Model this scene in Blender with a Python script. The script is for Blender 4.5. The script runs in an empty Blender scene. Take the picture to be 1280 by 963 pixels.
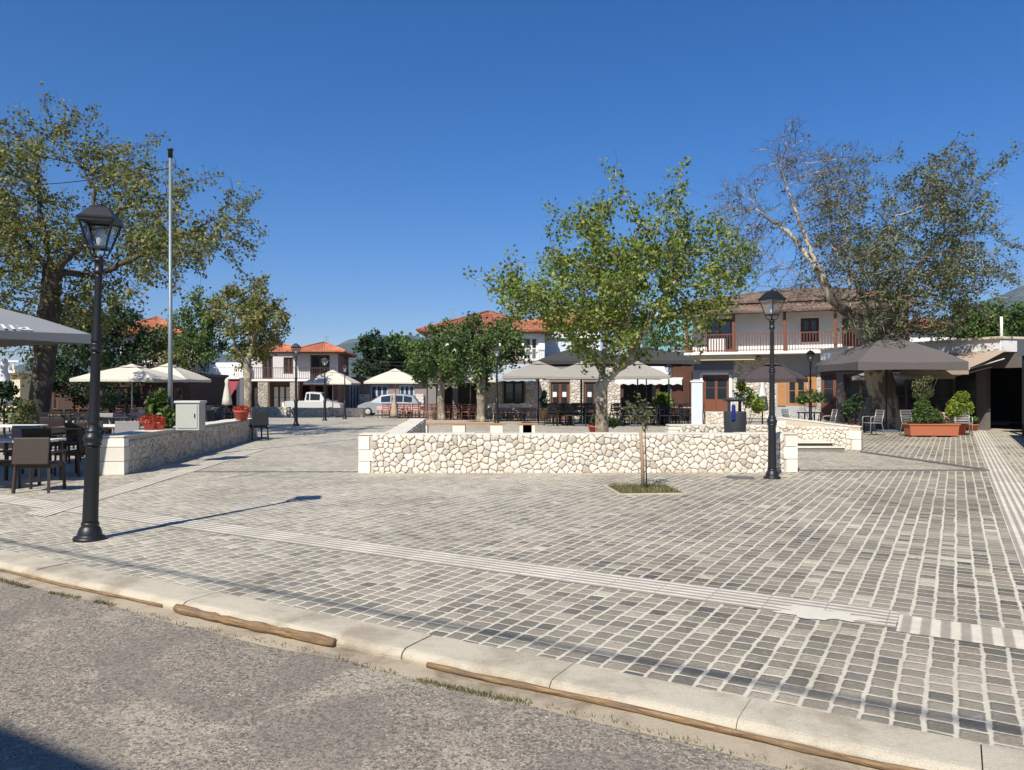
import bpy, math, random
import numpy as np
from mathutils import Vector, Matrix
R = math.radians
random.seed(7)
rng = np.random.default_rng(11)
scene = bpy.context.scene
COL = scene.collection

# ---------------------------------------------------------------- camera
F = 961.0; CX = 640.0; HY = 485.0; EYE = 1.65
cam = bpy.data.cameras.new('camera')
cam.sensor_width = 36.0; cam.lens = 36.0 * F / 1280.0
cam.shift_y = (HY - 481.5) / 1280.0
cam.clip_start = 0.05; cam.clip_end = 12000
camo = bpy.data.objects.new('camera', cam); COL.objects.link(camo)
camo.location = (0, 0, EYE); camo.rotation_euler = (R(90), 0, 0)
scene.camera = camo
# ---------------------------------------------------------------- light
ELEV = R(45); SDIR = Vector((-.41, -.91, 0)).normalized()
world = bpy.data.worlds.new('World'); scene.world = world; world.use_nodes = True
wn = world.node_tree; bg = wn.nodes['Background']
sky = wn.nodes.new('ShaderNodeTexSky'); sky.sky_type = 'NISHITA'; sky.sun_disc = False
sky.sun_elevation = ELEV; sky.sun_rotation = math.atan2(SDIR.x, SDIR.y) % (2 * math.pi)
sky.altitude = 600; sky.air_density = 1.0; sky.dust_density = 0.1; sky.ozone_density = 3.0
hs_ = wn.nodes.new('ShaderNodeHueSaturation'); hs_.inputs['Saturation'].default_value = 1.38; wn.links.new(sky.outputs[0], hs_.inputs['Color']); tn_ = wn.nodes.new('ShaderNodeMix'); tn_.data_type = 'RGBA'; tn_.blend_type = 'MULTIPLY'; tn_.inputs[0].default_value = 1; tn_.inputs[7].default_value = (.82, .80, 1.0, 1); wn.links.new(hs_.outputs[0], tn_.inputs[6]); wn.links.new(tn_.outputs[2], bg.inputs[0]); bg.inputs[1].default_value = 0.083
sun = bpy.data.lights.new('sun', 'SUN'); sun.energy = 5.0; sun.angle = R(0.53); sun.color = (1, .955, .86)
suno = bpy.data.objects.new('sun', sun); COL.objects.link(suno)
sd = Vector((SDIR.x * math.cos(ELEV), SDIR.y * math.cos(ELEV), math.sin(ELEV)))
suno.rotation_euler = sd.to_track_quat('Z', 'Y').to_euler(); suno.location = (0, 0, 60)
vs = scene.view_settings; vs.view_transform = 'Standard'; vs.look = 'None'; vs.gamma = 1; vs.exposure = 0.52
scene.render.engine = 'CYCLES'
scene.cycles.max_bounces = 6; scene.cycles.transparent_max_bounces = 8

# ---------------------------------------------------------------- coordinates
A = Vector((.866, -.5, 0)); U = Vector((.5, .866, 0))      # street direction and the paving's cross direction
def zg(Y):
    if Y < 36: return 0.0
    return -0.4 * min(1, (Y - 36) / 20.0)
def X_(px, Y): return (px - CX) / F * Y
def Z_(py, Y): return EYE + (HY - py) / F * Y
def at(px, py, Y): return Vector((X_(px, Y), Y, Z_(py, Y)))
def st(s, t, z=0): return A * s + U * t + Vector((0, 0, z))

# ---------------------------------------------------------------- mesh helpers
class MB:
    def __init__(s): s.v = []; s.f = []; s.m = []; s.sm = []
    def add(s, vs, fs, mi=0, smooth=False, mat=None):
        b = len(s.v)
        if mat is not None: vs = [mat @ Vector(v) for v in vs]
        s.v.extend([tuple(v) for v in vs]); s.f.extend([tuple(b + i for i in f) for f in fs])
        s.m.extend([mi] * len(fs)); s.sm.extend([smooth] * len(fs)); return s
    def box(s, c, d, rz=0, mi=0, rx=0, ry=0):
        x, y, z = d[0] / 2, d[1] / 2, d[2] / 2
        mt = Matrix.Translation(c) @ Matrix.Rotation(rz, 4, 'Z') @ Matrix.Rotation(ry, 4, 'Y') @ Matrix.Rotation(rx, 4, 'X')
        vs = [(-x, -y, -z), (x, -y, -z), (x, y, -z), (-x, y, -z), (-x, -y, z), (x, -y, z), (x, y, z), (-x, y, z)]
        return s.add(vs, [(0, 3, 2, 1), (4, 5, 6, 7), (0, 1, 5, 4), (1, 2, 6, 5), (2, 3, 7, 6), (3, 0, 4, 7)], mi, False, mt)
    def b2(s, lo, hi, mi=0):
        return s.box([(a + b) / 2 for a, b in zip(lo, hi)], [abs(b - a) for a, b in zip(lo, hi)], 0, mi)
    def bar(s, p, q, w, h=None, mi=0):
        p = Vector(p); q = Vector(q); d = q - p
        if d.length < 1e-6: return s
        h = h or w; mt = Matrix.Translation((p + q) / 2) @ d.to_track_quat('Z', 'Y').to_matrix().to_4x4()
        x, y, z = w / 2, h / 2, d.length / 2
        vs = [(-x, -y, -z), (x, -y, -z), (x, y, -z), (-x, y, -z), (-x, -y, z), (x, -y, z), (x, y, z), (-x, y, z)]
        return s.add(vs, [(0, 3, 2, 1), (4, 5, 6, 7), (0, 1, 5, 4), (1, 2, 6, 5), (2, 3, 7, 6), (3, 0, 4, 7)], mi, False, mt)
    def tube(s, pts, rs, n=8, mi=0, smooth=True, cap=True):
        pts = [Vector(p) for p in pts]
        if not hasattr(rs, '__len__'): rs = [rs] * len(pts)
        vs = []; fs = []; prev = None
        for i, p in enumerate(pts):
            d = (pts[min(i + 1, len(pts) - 1)] - pts[max(i - 1, 0)]).normalized()
            if prev is None:
                ref = Vector((0, 0, 1)) if abs(d.z) < .9 else Vector((1, 0, 0)); x = d.cross(ref).normalized()
            else:
                x = (prev - d * prev.dot(d)); x = x.normalized() if x.length > 1e-6 else d.orthogonal().normalized()
            prev = x; y = d.cross(x)
            for k in range(n):
                a = 2 * math.pi * k / n; vs.append(p + (x * math.cos(a) + y * math.sin(a)) * rs[i])
        for i in range(len(pts) - 1):
            for k in range(n):
                k2 = (k + 1) % n; fs.append((i * n + k, i * n + k2, (i + 1) * n + k2, (i + 1) * n + k))
        if cap: fs.append(tuple(range(n - 1, -1, -1))); fs.append(tuple((len(pts) - 1) * n + k for k in range(n)))
        return s.add(vs, fs, mi, smooth)
    def lathe(s, prof, c=(0, 0, 0), n=20, mi=0, smooth=True, flute=None, rot=0.0):
        # prof: (r, z[, fluted])
        vs = []; fs = []
        for q in prof:
            r, z = q[0], q[1]; fl = q[2] if len(q) > 2 else 0
            for k in range(n):
                a = 2 * math.pi * k / n + rot; rr = r * (1 - fl * (k % 2)); vs.append((c[0] + rr * math.cos(a), c[1] + rr * math.sin(a), c[2] + z))
        for i in range(len(prof) - 1):
            for k in range(n):
                k2 = (k + 1) % n; fs.append((i * n + k, i * n + k2, (i + 1) * n + k2, (i + 1) * n + k))
        fs.append(tuple(range(n - 1, -1, -1))); fs.append(tuple((len(prof) - 1) * n + k for k in range(n)))
        return s.add(vs, fs, mi, smooth)
    def build(s, name, mat, parent=None, loc=None, rz=0, bevel=0):
        me = bpy.data.meshes.new(name); me.from_pydata(s.v, [], s.f)
        mats = mat if isinstance(mat, (list, tuple)) else [mat]
        for m in mats: me.materials.append(m)
        me.polygons.foreach_set('material_index', s.m); me.polygons.foreach_set('use_smooth', s.sm); me.update()
        o = bpy.data.objects.new(name, me); COL.objects.link(o)
        if parent is not None: o.parent = parent
        if loc is not None: o.location = loc
        if rz: o.rotation_euler = (0, 0, rz)
        if bevel:
            b = o.modifiers.new('edge', 'BEVEL'); b.width = bevel; b.segments = 2; b.limit_method = 'ANGLE'
        return o
def npmesh(name, v, f4, mat, parent=None, smooth=False):
    me = bpy.data.meshes.new(name); v = np.asarray(v, dtype=np.float32); f4 = np.asarray(f4, dtype=np.int32)
    k = f4.shape[1]
    me.vertices.add(len(v)); me.vertices.foreach_set('co', v.ravel())
    me.loops.add(f4.size); me.loops.foreach_set('vertex_index', f4.ravel())
    me.polygons.add(len(f4)); me.polygons.foreach_set('loop_start', np.arange(0, f4.size, k, dtype=np.int32))
    me.polygons.foreach_set('use_smooth', np.full(len(f4), smooth))
    me.materials.append(mat); me.update(calc_edges=True); me.validate()
    o = bpy.data.objects.new(name, me); COL.objects.link(o)
    if parent is not None: o.parent = parent
    return o
def tag(o, label=None, cat=None, group=None, kind=None):
    if label: o['label'] = label
    if cat: o['category'] = cat
    if group: o['group'] = group
    if kind: o['kind'] = kind
    return o
def empty(name, loc, rz=0, label=None, cat=None, group=None):
    o = bpy.data.objects.new(name, None); COL.objects.link(o); o.location = loc; o.rotation_euler = (0, 0, rz); o.empty_display_size = .2
    return tag(o, label, cat, group)
KIDS = {}
def kids(o): return [c for c in bpy.data.objects if c.parent == o]
def remember(root):
    tree = [(c, [(g, []) for g in kids(c)]) for c in kids(root)]
    KIDS[root.name] = tree; return root
def dup(root, loc, rz=0, label=None, group=None, scale=None):
    r = root.copy(); COL.objects.link(r); r.location = loc; r.rotation_euler = (0, 0, rz)
    if scale: r.scale = (scale,) * 3
    if label: r['label'] = label
    if group: r['group'] = group
    for c, gs in KIDS[root.name]:
        cc = c.copy(); COL.objects.link(cc); cc.parent = r
        for g, _ in gs:
            gg = g.copy(); COL.objects.link(gg); gg.parent = cc
    return r
class Maker:
    """first call moves the prototype itself, later calls copy it"""
    def __init__(s, root): s.root = remember(root); s.used = False
    def __call__(s, loc, rz, label, group=None, scale=None):
        if not s.used:
            s.used = True; r = s.root; r.location = loc; r.rotation_euler = (0, 0, rz); r['label'] = label
            if group: r['group'] = group
            if scale: r.scale = (scale,) * 3
            return r
        return dup(s.root, loc, rz, label, group, scale or 1.0)

# ---------------------------------------------------------------- material helpers
MATS = {}
def newmat(name):
    m = bpy.data.materials.new(name); m.use_nodes = True; nt = m.node_tree
    return m, nt, nt.nodes['Principled BSDF']
def ma(nt, op, a, b=None, c=None, clamp=False):
    n = nt.nodes.new('ShaderNodeMath'); n.operation = op; n.use_clamp = clamp
    for i, x in enumerate((a, b, c)):
        if x is None: continue
        if isinstance(x, (int, float)): n.inputs[i].default_value = x
        else: nt.links.new(x, n.inputs[i])
    return n.outputs[0]
def mixc(nt, fac, a, b, mode='MIX'):
    n = nt.nodes.new('ShaderNodeMix'); n.data_type = 'RGBA'; n.blend_type = mode
    for k, x in ((0, fac), (6, a), (7, b)):
        if isinstance(x, (int, float)): n.inputs[k].default_value = x
        elif isinstance(x, (tuple, list)): n.inputs[k].default_value = (*x[:3], 1)
        else: nt.links.new(x, n.inputs[k])
    return n.outputs[2]
def noise(nt, vec, scale, detail=3, rough=.5, dist=0):
    n = nt.nodes.new('ShaderNodeTexNoise'); n.inputs['Scale'].default_value = scale; n.inputs['Detail'].default_value = detail
    n.inputs['Roughness'].default_value = rough; n.inputs['Distortion'].default_value = dist
    if vec is not None: nt.links.new(vec, n.inputs['Vector'])
    return n.outputs['Fac']
def ramp(nt, fac, stops, interp='LINEAR'):
    n = nt.nodes.new('ShaderNodeValToRGB'); cr = n.color_ramp; cr.interpolation = interp
    while len(cr.elements) < len(stops): cr.elements.new(.5)
    for e, (p, c) in zip(cr.elements, stops): e.position = p; e.color = (*(c if hasattr(c, '__len__') else (c, c, c)), 1)
    nt.links.new(fac, n.inputs[0]); return n.outputs[0]
def mrange(nt, v, a, b, c=0., d=1., smooth=True):
    n = nt.nodes.new('ShaderNodeMapRange'); n.interpolation_type = 'SMOOTHSTEP' if smooth else 'LINEAR'
    nt.links.new(v, n.inputs[0])
    for i, x in enumerate((a, b, c, d)): n.inputs[i + 1].default_value = x
    return n.outputs[0]
def objco(nt): return nt.nodes.new('ShaderNodeTexCoord').outputs['Object']
def bump(nt, bsdf, h, strength=.5, dist=.01):
    n = nt.nodes.new('ShaderNodeBump'); n.inputs['Strength'].default_value = strength; n.inputs['Distance'].default_value = dist
    nt.links.new(h, n.inputs['Height']); nt.links.new(n.outputs[0], bsdf.inputs['Normal'])
def pbr(name, col, rough=.7, var=.15, scale=6, metal=0, bmp=0, bscale=None, spec=None, island=0, col2=None):
    if name in MATS: return MATS[name]
    m, nt, b = newmat(name); co = objco(nt)
    f = noise(nt, co, scale, 4, .6)
    c = mixc(nt, f, tuple(x * (1 - var) for x in col), tuple(min(1, x * (1 + var)) for x in col))
    if col2: c = mixc(nt, mrange(nt, noise(nt, co, scale * .4, 5, .65), .5, .68), c, col2)
    if island:
        g = nt.nodes.new('ShaderNodeNewGeometry'); r = g.outputs['Random Per Island']
        c = mixc(nt, 1.0, c, ramp(nt, r, [(0, 1 - island), (1, 1 + island)]), 'MULTIPLY')
    nt.links.new(c, b.inputs['Base Color']); b.inputs['Roughness'].default_value = rough; b.inputs['Metallic'].default_value = metal
    if spec is not None: b.inputs['Specular IOR Level'].default_value = spec
    if bmp: bump(nt, b, noise(nt, co, bscale or scale * 4, 5, .65), .6, bmp)
    MATS[name] = m; return m
def rgbc(r, g, b): 
    f = lambda x: ((x / 255 + .055) / 1.055) ** 2.4 if x > 10 else x / 255 / 12.92
    return (f(r), f(g), f(b))

def mat_paving(name, ang, ps=.14, pt=.138, dust=.3, tone=1.0, gs=.0070, gt=.0045):
    m, nt, b = newmat(name); co = objco(nt)
    wn_ = nt.nodes.new('ShaderNodeTexNoise'); wn_.inputs['Scale'].default_value = 5; wn_.inputs['Detail'].default_value = 2; nt.links.new(co, wn_.inputs['Vector'])
    sepn = nt.nodes.new('ShaderNodeSeparateColor'); nt.links.new(wn_.outputs['Color'], sepn.inputs[0])
    sp = nt.nodes.new('ShaderNodeSeparateXYZ'); nt.links.new(co, sp.inputs[0])
    ca, sa = math.cos(ang), math.sin(ang)
    s = ma(nt, 'ADD', ma(nt, 'MULTIPLY', sp.outputs[0], ca), ma(nt, 'MULTIPLY', sp.outputs[1], sa))
    t = ma(nt, 'ADD', ma(nt, 'MULTIPLY', sp.outputs[0], -sa), ma(nt, 'MULTIPLY', sp.outputs[1], ca))
    big = noise(nt, co, 1.1, 1)
    s = ma(nt, 'ADD', s, ma(nt, 'MULTIPLY', ma(nt, 'SUBTRACT', sepn.outputs[0], .5), .022))
    s = ma(nt, 'ADD', s, ma(nt, 'MULTIPLY', ma(nt, 'SUBTRACT', big, .5), .02))
    t = ma(nt, 'ADD', t, ma(nt, 'MULTIPLY', ma(nt, 'SUBTRACT', sepn.outputs[1], .5), .022))
    sc = ma(nt, 'DIVIDE', s, ps); ci = ma(nt, 'FLOOR', sc)
    w1 = nt.nodes.new('ShaderNodeTexWhiteNoise'); w1.noise_dimensions = '1D'; nt.links.new(ci, w1.inputs['W'])
    tc = ma(nt, 'ADD', ma(nt, 'DIVIDE', t, pt), ma(nt, 'MULTIPLY', w1.outputs['Value'], 3.0)); ri = ma(nt, 'FLOOR', tc)
    cb = nt.nodes.new('ShaderNodeCombineXYZ'); nt.links.new(ci, cb.inputs[0]); nt.links.new(ri, cb.inputs[1])
    w2 = nt.nodes.new('ShaderNodeTexWhiteNoise'); w2.noise_dimensions = '3D'; nt.links.new(cb.outputs[0], w2.inputs['Vector'])
    w2s = nt.nodes.new('ShaderNodeSeparateColor'); nt.links.new(w2.outputs['Color'], w2s.inputs[0])
    r = .013
    px = ma(nt, 'MULTIPLY', ma(nt, 'ABSOLUTE', ma(nt, 'SUBTRACT', ma(nt, 'FRACT', sc), .5)), ps)
    py = ma(nt, 'MULTIPLY', ma(nt, 'ABSOLUTE', ma(nt, 'SUBTRACT', ma(nt, 'FRACT', tc), .5)), pt)
    jit = ma(nt, 'MULTIPLY', w2s.outputs[1], .007)
    qx = ma(nt, 'MAXIMUM', ma(nt, 'ADD', ma(nt, 'SUBTRACT', px, ps / 2 - gs - r), jit), 0.0)
    qy = ma(nt, 'MAXIMUM', ma(nt, 'ADD', ma(nt, 'SUBTRACT', py, pt / 2 - gt - r), ma(nt, 'MULTIPLY', w2s.outputs[2], .004)), 0.0)
    d = ma(nt, 'SUBTRACT', ma(nt, 'SQRT', ma(nt, 'ADD', ma(nt, 'MULTIPLY', qx, qx), ma(nt, 'MULTIPLY', qy, qy))), r)
    fine = noise(nt, co, 60, 4, .7)
    d = ma(nt, 'ADD', d, ma(nt, 'MULTIPLY', ma(nt, 'SUBTRACT', fine, .5), .012)); d = ma(nt, 'ADD', d, ma(nt, 'MULTIPLY', ma(nt, 'SUBTRACT', noise(nt, co, 22, 3, .6), .5), .014))
    mask = mrange(nt, d, -.004, .003, 1., 0.)
    k = tone
    stone = ramp(nt, w2s.outputs[0], [(0, (.072 * k, .072 * k, .072 * k)), (.08, (.115 * k, .107 * k, .086 * k)), (.3, (.17 * k, .15 * k, .112 * k)), (.55, (.205 * k, .178 * k, .132 * k)),
                                      (.75, (.25 * k, .205 * k, .155 * k)), (.93, (.30 * k, .265 * k, .20 * k)), (1, (.45 * k, .40 * k, .31 * k))])
    stone = mixc(nt, 1.0, stone, ramp(nt, noise(nt, co, 38, 5, .75), [(.25, .55), (.75, 1.5)]), 'MULTIPLY')
    stone = mixc(nt, mrange(nt, noise(nt, co, .55, 4, .6), .35, .75, 0, dust * 1.6), stone, (.44, .385, .30))
    stone = mixc(nt, ma(nt, 'MULTIPLY', mrange(nt, ma(nt, 'ADD', s, ma(nt, 'MULTIPLY', noise(nt, co, .25, 4), 5.)), -6.5, 2.5, 1, 0), dust * 1.5), stone, (.46, .415, .335))
    stone = mixc(nt, mrange(nt, noise(nt, co, 11, 5, .75), .54, .70, 0, .5), stone, (.40, .36, .29))
    stone = mixc(nt, 1., stone, ramp(nt, w2s.outputs[2], [(0, .8), (1, 1.2)]), 'MULTIPLY')
    grout = mixc(nt, noise(nt, co, 14, 4, .7), (.45, .405, .32), (.62, .57, .465))
    grout = mixc(nt, mrange(nt, noise(nt, co, .8, 4, .7), .55, .8, 0, .35), grout, (.3, .27, .22))
    c = mixc(nt, mask, grout, stone)
    # small dark droppings, gum and tyre stains
    vo = nt.nodes.new('ShaderNodeTexVoronoi'); vo.inputs['Scale'].default_value = 2.3; nt.links.new(co, vo.inputs['Vector'])
    c = mixc(nt, mrange(nt, vo.outputs['Distance'], .03, .055, .55, 0), c, (.09, .085, .08))
    c = mixc(nt, 1., c, ramp(nt, noise(nt, co, .33, 6, .68, .8), [(.32, (.74, .72, .69)), (.5, (1, 1, 1)), (.72, (1.13, 1.12, 1.09))]), 'MULTIPLY')
    c = mixc(nt, mrange(nt, noise(nt, co, 3.1, 5, .75, .4), .60, .74, 0, .45), c, (.20, .175, .14))
    nt.links.new(c, b.inputs['Base Color'])
    nt.links.new(mrange(nt, mask, 0, 1, .95, .62), b.inputs['Roughness']); b.inputs['Specular IOR Level'].default_value = .35
    h = ma(nt, 'ADD', ma(nt, 'MULTIPLY', mrange(nt, d, -.02, .004, 1, 0), ma(nt, 'ADD', .8, ma(nt, 'MULTIPLY', w2s.outputs[1], .4))), ma(nt, 'MULTIPLY', noise(nt, co, 70, 4, .7), .35))
    bump(nt, b, h, .8, .011)
    return m
def mat_ribs(name, ang, pitch=.085, base=(.66, .60, .50), dark=(.34, .30, .24), tile=.42):
    m, nt, b = newmat(name); co = objco(nt)
    sp = nt.nodes.new('ShaderNodeSeparateXYZ'); nt.links.new(co, sp.inputs[0])
    ca, sa = math.cos(ang), math.sin(ang)
    s = ma(nt, 'ADD', ma(nt, 'MULTIPLY', sp.outputs[0], ca), ma(nt, 'MULTIPLY', sp.outputs[1], sa))
    t = ma(nt, 'ADD', ma(nt, 'MULTIPLY', sp.outputs[0], -sa), ma(nt, 'MULTIPLY', sp.outputs[1], ca))
    tri = ma(nt, 'ABSOLUTE', ma(nt, 'SUBTRACT', ma(nt, 'FRACT', ma(nt, 'DIVIDE', t, pitch)), .5))
    h = mrange(nt, ma(nt, 'ADD', tri, ma(nt, 'MULTIPLY', ma(nt, 'SUBTRACT', noise(nt, co, 40, 3), .5), .12)), .18, .32)
    ts = ma(nt, 'ABSOLUTE', ma(nt, 'SUBTRACT', ma(nt, 'FRACT', ma(nt, 'DIVIDE', s, tile)), .5))
    j = mrange(nt, ts, .485, .495)
    c = mixc(nt, h, dark, base)
    c = mixc(nt, j, c, (.33, .3, .26))
    w = nt.nodes.new('ShaderNodeTexWhiteNoise'); w.noise_dimensions = '1D'; nt.links.new(ma(nt, 'FLOOR', ma(nt, 'DIVIDE', s, tile)), w.inputs['W'])
    c = mixc(nt, 1., c, ramp(nt, w.outputs['Value'], [(0, .86), (1, 1.06)]), 'MULTIPLY')
    c = mixc(nt, 1., c, ramp(nt, noise(nt, co, 7, 5, .7), [(.3, .82), (.7, 1.08)]), 'MULTIPLY')
    nt.links.new(c, b.inputs['Base Color']); b.inputs['Roughness'].default_value = .85
    bump(nt, b, h, .6, .006); return m
def mat_asphalt():
    m, nt, b = newmat('asphalt'); co = objco(nt)
    v = nt.nodes.new('ShaderNodeTexVoronoi'); v.inputs['Scale'].default_value = 105; nt.links.new(co, v.inputs['Vector'])
    sepc = nt.nodes.new('ShaderNodeSeparateColor'); nt.links.new(v.outputs['Color'], sepc.inputs[0])
    agg = ramp(nt, sepc.outputs[0], [(0, (.16, .132, .104)), (.35, (.235, .195, .152)), (.7, (.295, .25, .195)), (.93, (.37, .315, .24)), (1, (.50, .43, .33))])
    pits = mrange(nt, noise(nt, co, 46, 5, .75), .30, .52)
    worn = mrange(nt, noise(nt, co, .9, 6, .72, .6), .50, .60)
    smoothp = mrange(nt, noise(nt, co, .8, 5, .55, 1.2), .52, .55)
    c = mixc(nt, pits, (.085, .072, .06), agg)
    c = mixc(nt, ma(nt, 'MULTIPLY', worn, .55), c, mixc(nt, pits, (.11, .09, .07), (.45, .38, .285)))
    c = mixc(nt, ma(nt, 'MULTIPLY', smoothp, .55), c, mixc(nt, noise(nt, co, 90, 3), (.15, .13, .106), (.23, .197, .158)))
    nt.links.new(c, b.inputs['Base Color']); b.inputs['Roughness'].default_value = .85
    v2 = nt.nodes.new('ShaderNodeTexVoronoi'); v2.inputs['Scale'].default_value = 48; nt.links.new(co, v2.inputs['Vector']); v2c = nt.nodes.new('ShaderNodeSeparateColor'); nt.links.new(v2.outputs['Color'], v2c.inputs[0])
    hole = ma(nt, 'MULTIPLY', mrange(nt, v2.outputs['Distance'], .16, .30, 1, 0), mrange(nt, ma(nt, 'ADD', v2c.outputs[0], ma(nt, 'MULTIPLY', worn, .25)), .62, .7))
    c = mixc(nt, ma(nt, 'MULTIPLY', hole, .8), c, (.045, .038, .03)); nt.links.new(c, b.inputs['Base Color'])
    h = ma(nt, 'ADD', pits, ma(nt, 'MULTIPLY', ma(nt, 'SUBTRACT', 1., v.outputs['Distance']), .5)); h = ma(nt, 'SUBTRACT', h, hole)
    h = ma(nt, 'ADD', h, ma(nt, 'MULTIPLY', noise(nt, co, 3, 4), 1.5))
    bump(nt, b, h, .7, .006); return m
def mat_concrete(name, c1, c2):
    m, nt, b = newmat(name); co = objco(nt)
    c = mixc(nt, mrange(nt, noise(nt, co, 1.6, 6, .7, .3), .42, .66), c1, c2)
    c = mixc(nt, 1., c, ramp(nt, noise(nt, co, 120, 4, .8), [(.3, .8), (.5, 1.06), (.75, 1.25)]), 'MULTIPLY')
    v = nt.nodes.new('ShaderNodeTexVoronoi'); v.inputs['Scale'].default_value = 38; nt.links.new(co, v.inputs['Vector'])
    c = mixc(nt, mrange(nt, v.outputs['Distance'], .05, .16, .5, 0), c, (.16, .13, .10))
    nt.links.new(c, b.inputs['Base Color']); b.inputs['Roughness'].default_value = .92
    bump(nt, b, ma(nt, 'ADD', noise(nt, co, 90, 5, .75), noise(nt, co, 9, 4, .6)), .8, .008); return m
def mat_log():
    m, nt, b = newmat('weathered_pole_wood'); co = objco(nt)
    mp = nt.nodes.new('ShaderNodeMapping'); mp.vector_type = 'TEXTURE'; mp.inputs['Rotation'].default_value = (0, 0, R(-30)); mp.inputs['Scale'].default_value = (12, 1, 1); nt.links.new(co, mp.inputs[0])
    g = noise(nt, mp.outputs[0], 60, 5, .7, .5)
    c = ramp(nt, g, [(.30, (.04, .022, .012)), (.44, (.17, .10, .048)), (.6, (.30, .19, .095)), (.8, (.42, .29, .16))])
    c = mixc(nt, mrange(nt, noise(nt, co, 4, 4, .6), .45, .65, 0, .6), c, (.17, .12, .08))
    nt.links.new(c, b.inputs['Base Color']); b.inputs['Roughness'].default_value = .9; bump(nt, b, g, 1., .012); return m
def mat_stone(name, base, base2, isl=.22, rough=.85):
    m, nt, b = newmat(name); co = objco(nt)
    g = nt.nodes.new('ShaderNodeNewGeometry'); r = g.outputs['Random Per Island']
    c = ramp(nt, r, [(0, tuple(x * .72 for x in base2)), (.2, base), (.45, base2), (.7, tuple(min(.9, x * 1.1) for x in base)), (.9, tuple(x * .9 for x in base2)), (1, (base[0] * .62, base[1] * .56, base[2] * .55))])
    n1 = noise(nt, co, 13, 6, .75, .4)
    c = mixc(nt, 1., c, ramp(nt, n1, [(.25, (.66, .62, .58)), (.5, (1, 1, 1)), (.8, (1.14, 1.12, 1.08))]), 'MULTIPLY')
    c = mixc(nt, mrange(nt, noise(nt, co, 5, 5, .7), .58, .72, 0, .35), c, (.42, .33, .22))
    nt.links.new(c, b.inputs['Base Color']); b.inputs['Roughness'].default_value = rough
    bump(nt, b, ma(nt, 'ADD', noise(nt, co, 45, 6, .75), n1), .8, .012); return m
def mat_leaf(name, cols, trans=.35):
    m, nt, b = newmat(name); g = nt.nodes.new('ShaderNodeNewGeometry')
    n = len(cols); c = ramp(nt, g.outputs['Random Per Island'], [(i / (n - 1), x) for i, x in enumerate(cols)])
    co = objco(nt); c = mixc(nt, 1., c, ramp(nt, noise(nt, co, .9, 3), [(.3, .72), (.7, 1.3)]), 'MULTIPLY')
    nt.links.new(c, b.inputs['Base Color']); b.inputs['Roughness'].default_value = .5; b.inputs['Specular IOR Level'].default_value = .35
    tr = nt.nodes.new('ShaderNodeBsdfTranslucent'); nt.links.new(mixc(nt, 1., c, (1.25, 1.3, .6), 'MULTIPLY'), tr.inputs[0])
    mx = nt.nodes.new('ShaderNodeMixShader'); mx.inputs[0].default_value = trans
    out = nt.nodes['Material Output']; nt.links.new(b.outputs[0], mx.inputs[1]); nt.links.new(tr.outputs[0], mx.inputs[2]); nt.links.new(mx.outputs[0], out.inputs[0])
    return m
def mat_bark(name, dark, light, sc=3.0, lo=.45, hi=.58):
    m, nt, b = newmat(name); co = objco(nt)
    mp = nt.nodes.new('ShaderNodeMapping'); mp.inputs['Scale'].default_value = (1, 1, .45); nt.links.new(co, mp.inputs[0])
    f = mrange(nt, noise(nt, mp.outputs[0], sc, 5, .65, .3), lo, hi)
    c = mixc(nt, f, dark, light); c = mixc(nt, 1., c, ramp(nt, noise(nt, co, 22, 5, .7), [(.25, .65), (.75, 1.25)]), 'MULTIPLY')
    nt.links.new(c, b.inputs['Base Color']); b.inputs['Roughness'].default_value = .9
    bump(nt, b, noise(nt, mp.outputs[0], 18, 6, .7), .9, .03); return m
def mat_fabric(name, col, trans=.25, var=.1):
    m, nt, b = newmat(name); co = objco(nt)
    c = mixc(nt, noise(nt, co, 2.2, 4, .6), tuple(x * (1 - var) for x in col), tuple(min(1, x * (1 + var * .6)) for x in col))
    nt.links.new(c, b.inputs['Base Color']); b.inputs['Roughness'].default_value = .9; b.inputs['Specular IOR Level'].default_value = .15
    tr = nt.nodes.new('ShaderNodeBsdfTranslucent'); nt.links.new(c, tr.inputs[0])
    mx = nt.nodes.new('ShaderNodeMixShader'); mx.inputs[0].default_value = trans
    out = nt.nodes['Material Output']; nt.links.new(b.outputs[0], mx.inputs[1]); nt.links.new(tr.outputs[0], mx.inputs[2]); nt.links.new(mx.outputs[0], out.inputs[0])
    bump(nt, b, ma(nt, 'ADD', noise(nt, co, 1.5, 3), ma(nt, 'MULTIPLY', noise(nt, co, 300, 2), .05)), .5, .03)
    return m
def mat_glass(name, col=(.02, .025, .03), rough=.08):
    m, nt, b = newmat(name); b.inputs['Base Color'].default_value = (*col, 1); b.inputs['Roughness'].default_value = rough
    b.inputs['Specular IOR Level'].default_value = .8; return m
def mat_wicker(name, col):
    m, nt, b = newmat(name); co = objco(nt)
    w = nt.nodes.new('ShaderNodeTexChecker'); w.inputs['Scale'].default_value = 55; nt.links.new(co, w.inputs[0])
    c = mixc(nt, w.outputs['Fac'], tuple(x * .45 for x in col), col); nt.links.new(c, b.inputs['Base Color']); b.inputs['Roughness'].default_value = .55
    bump(nt, b, w.outputs['Fac'], .6, .004); return m
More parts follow.
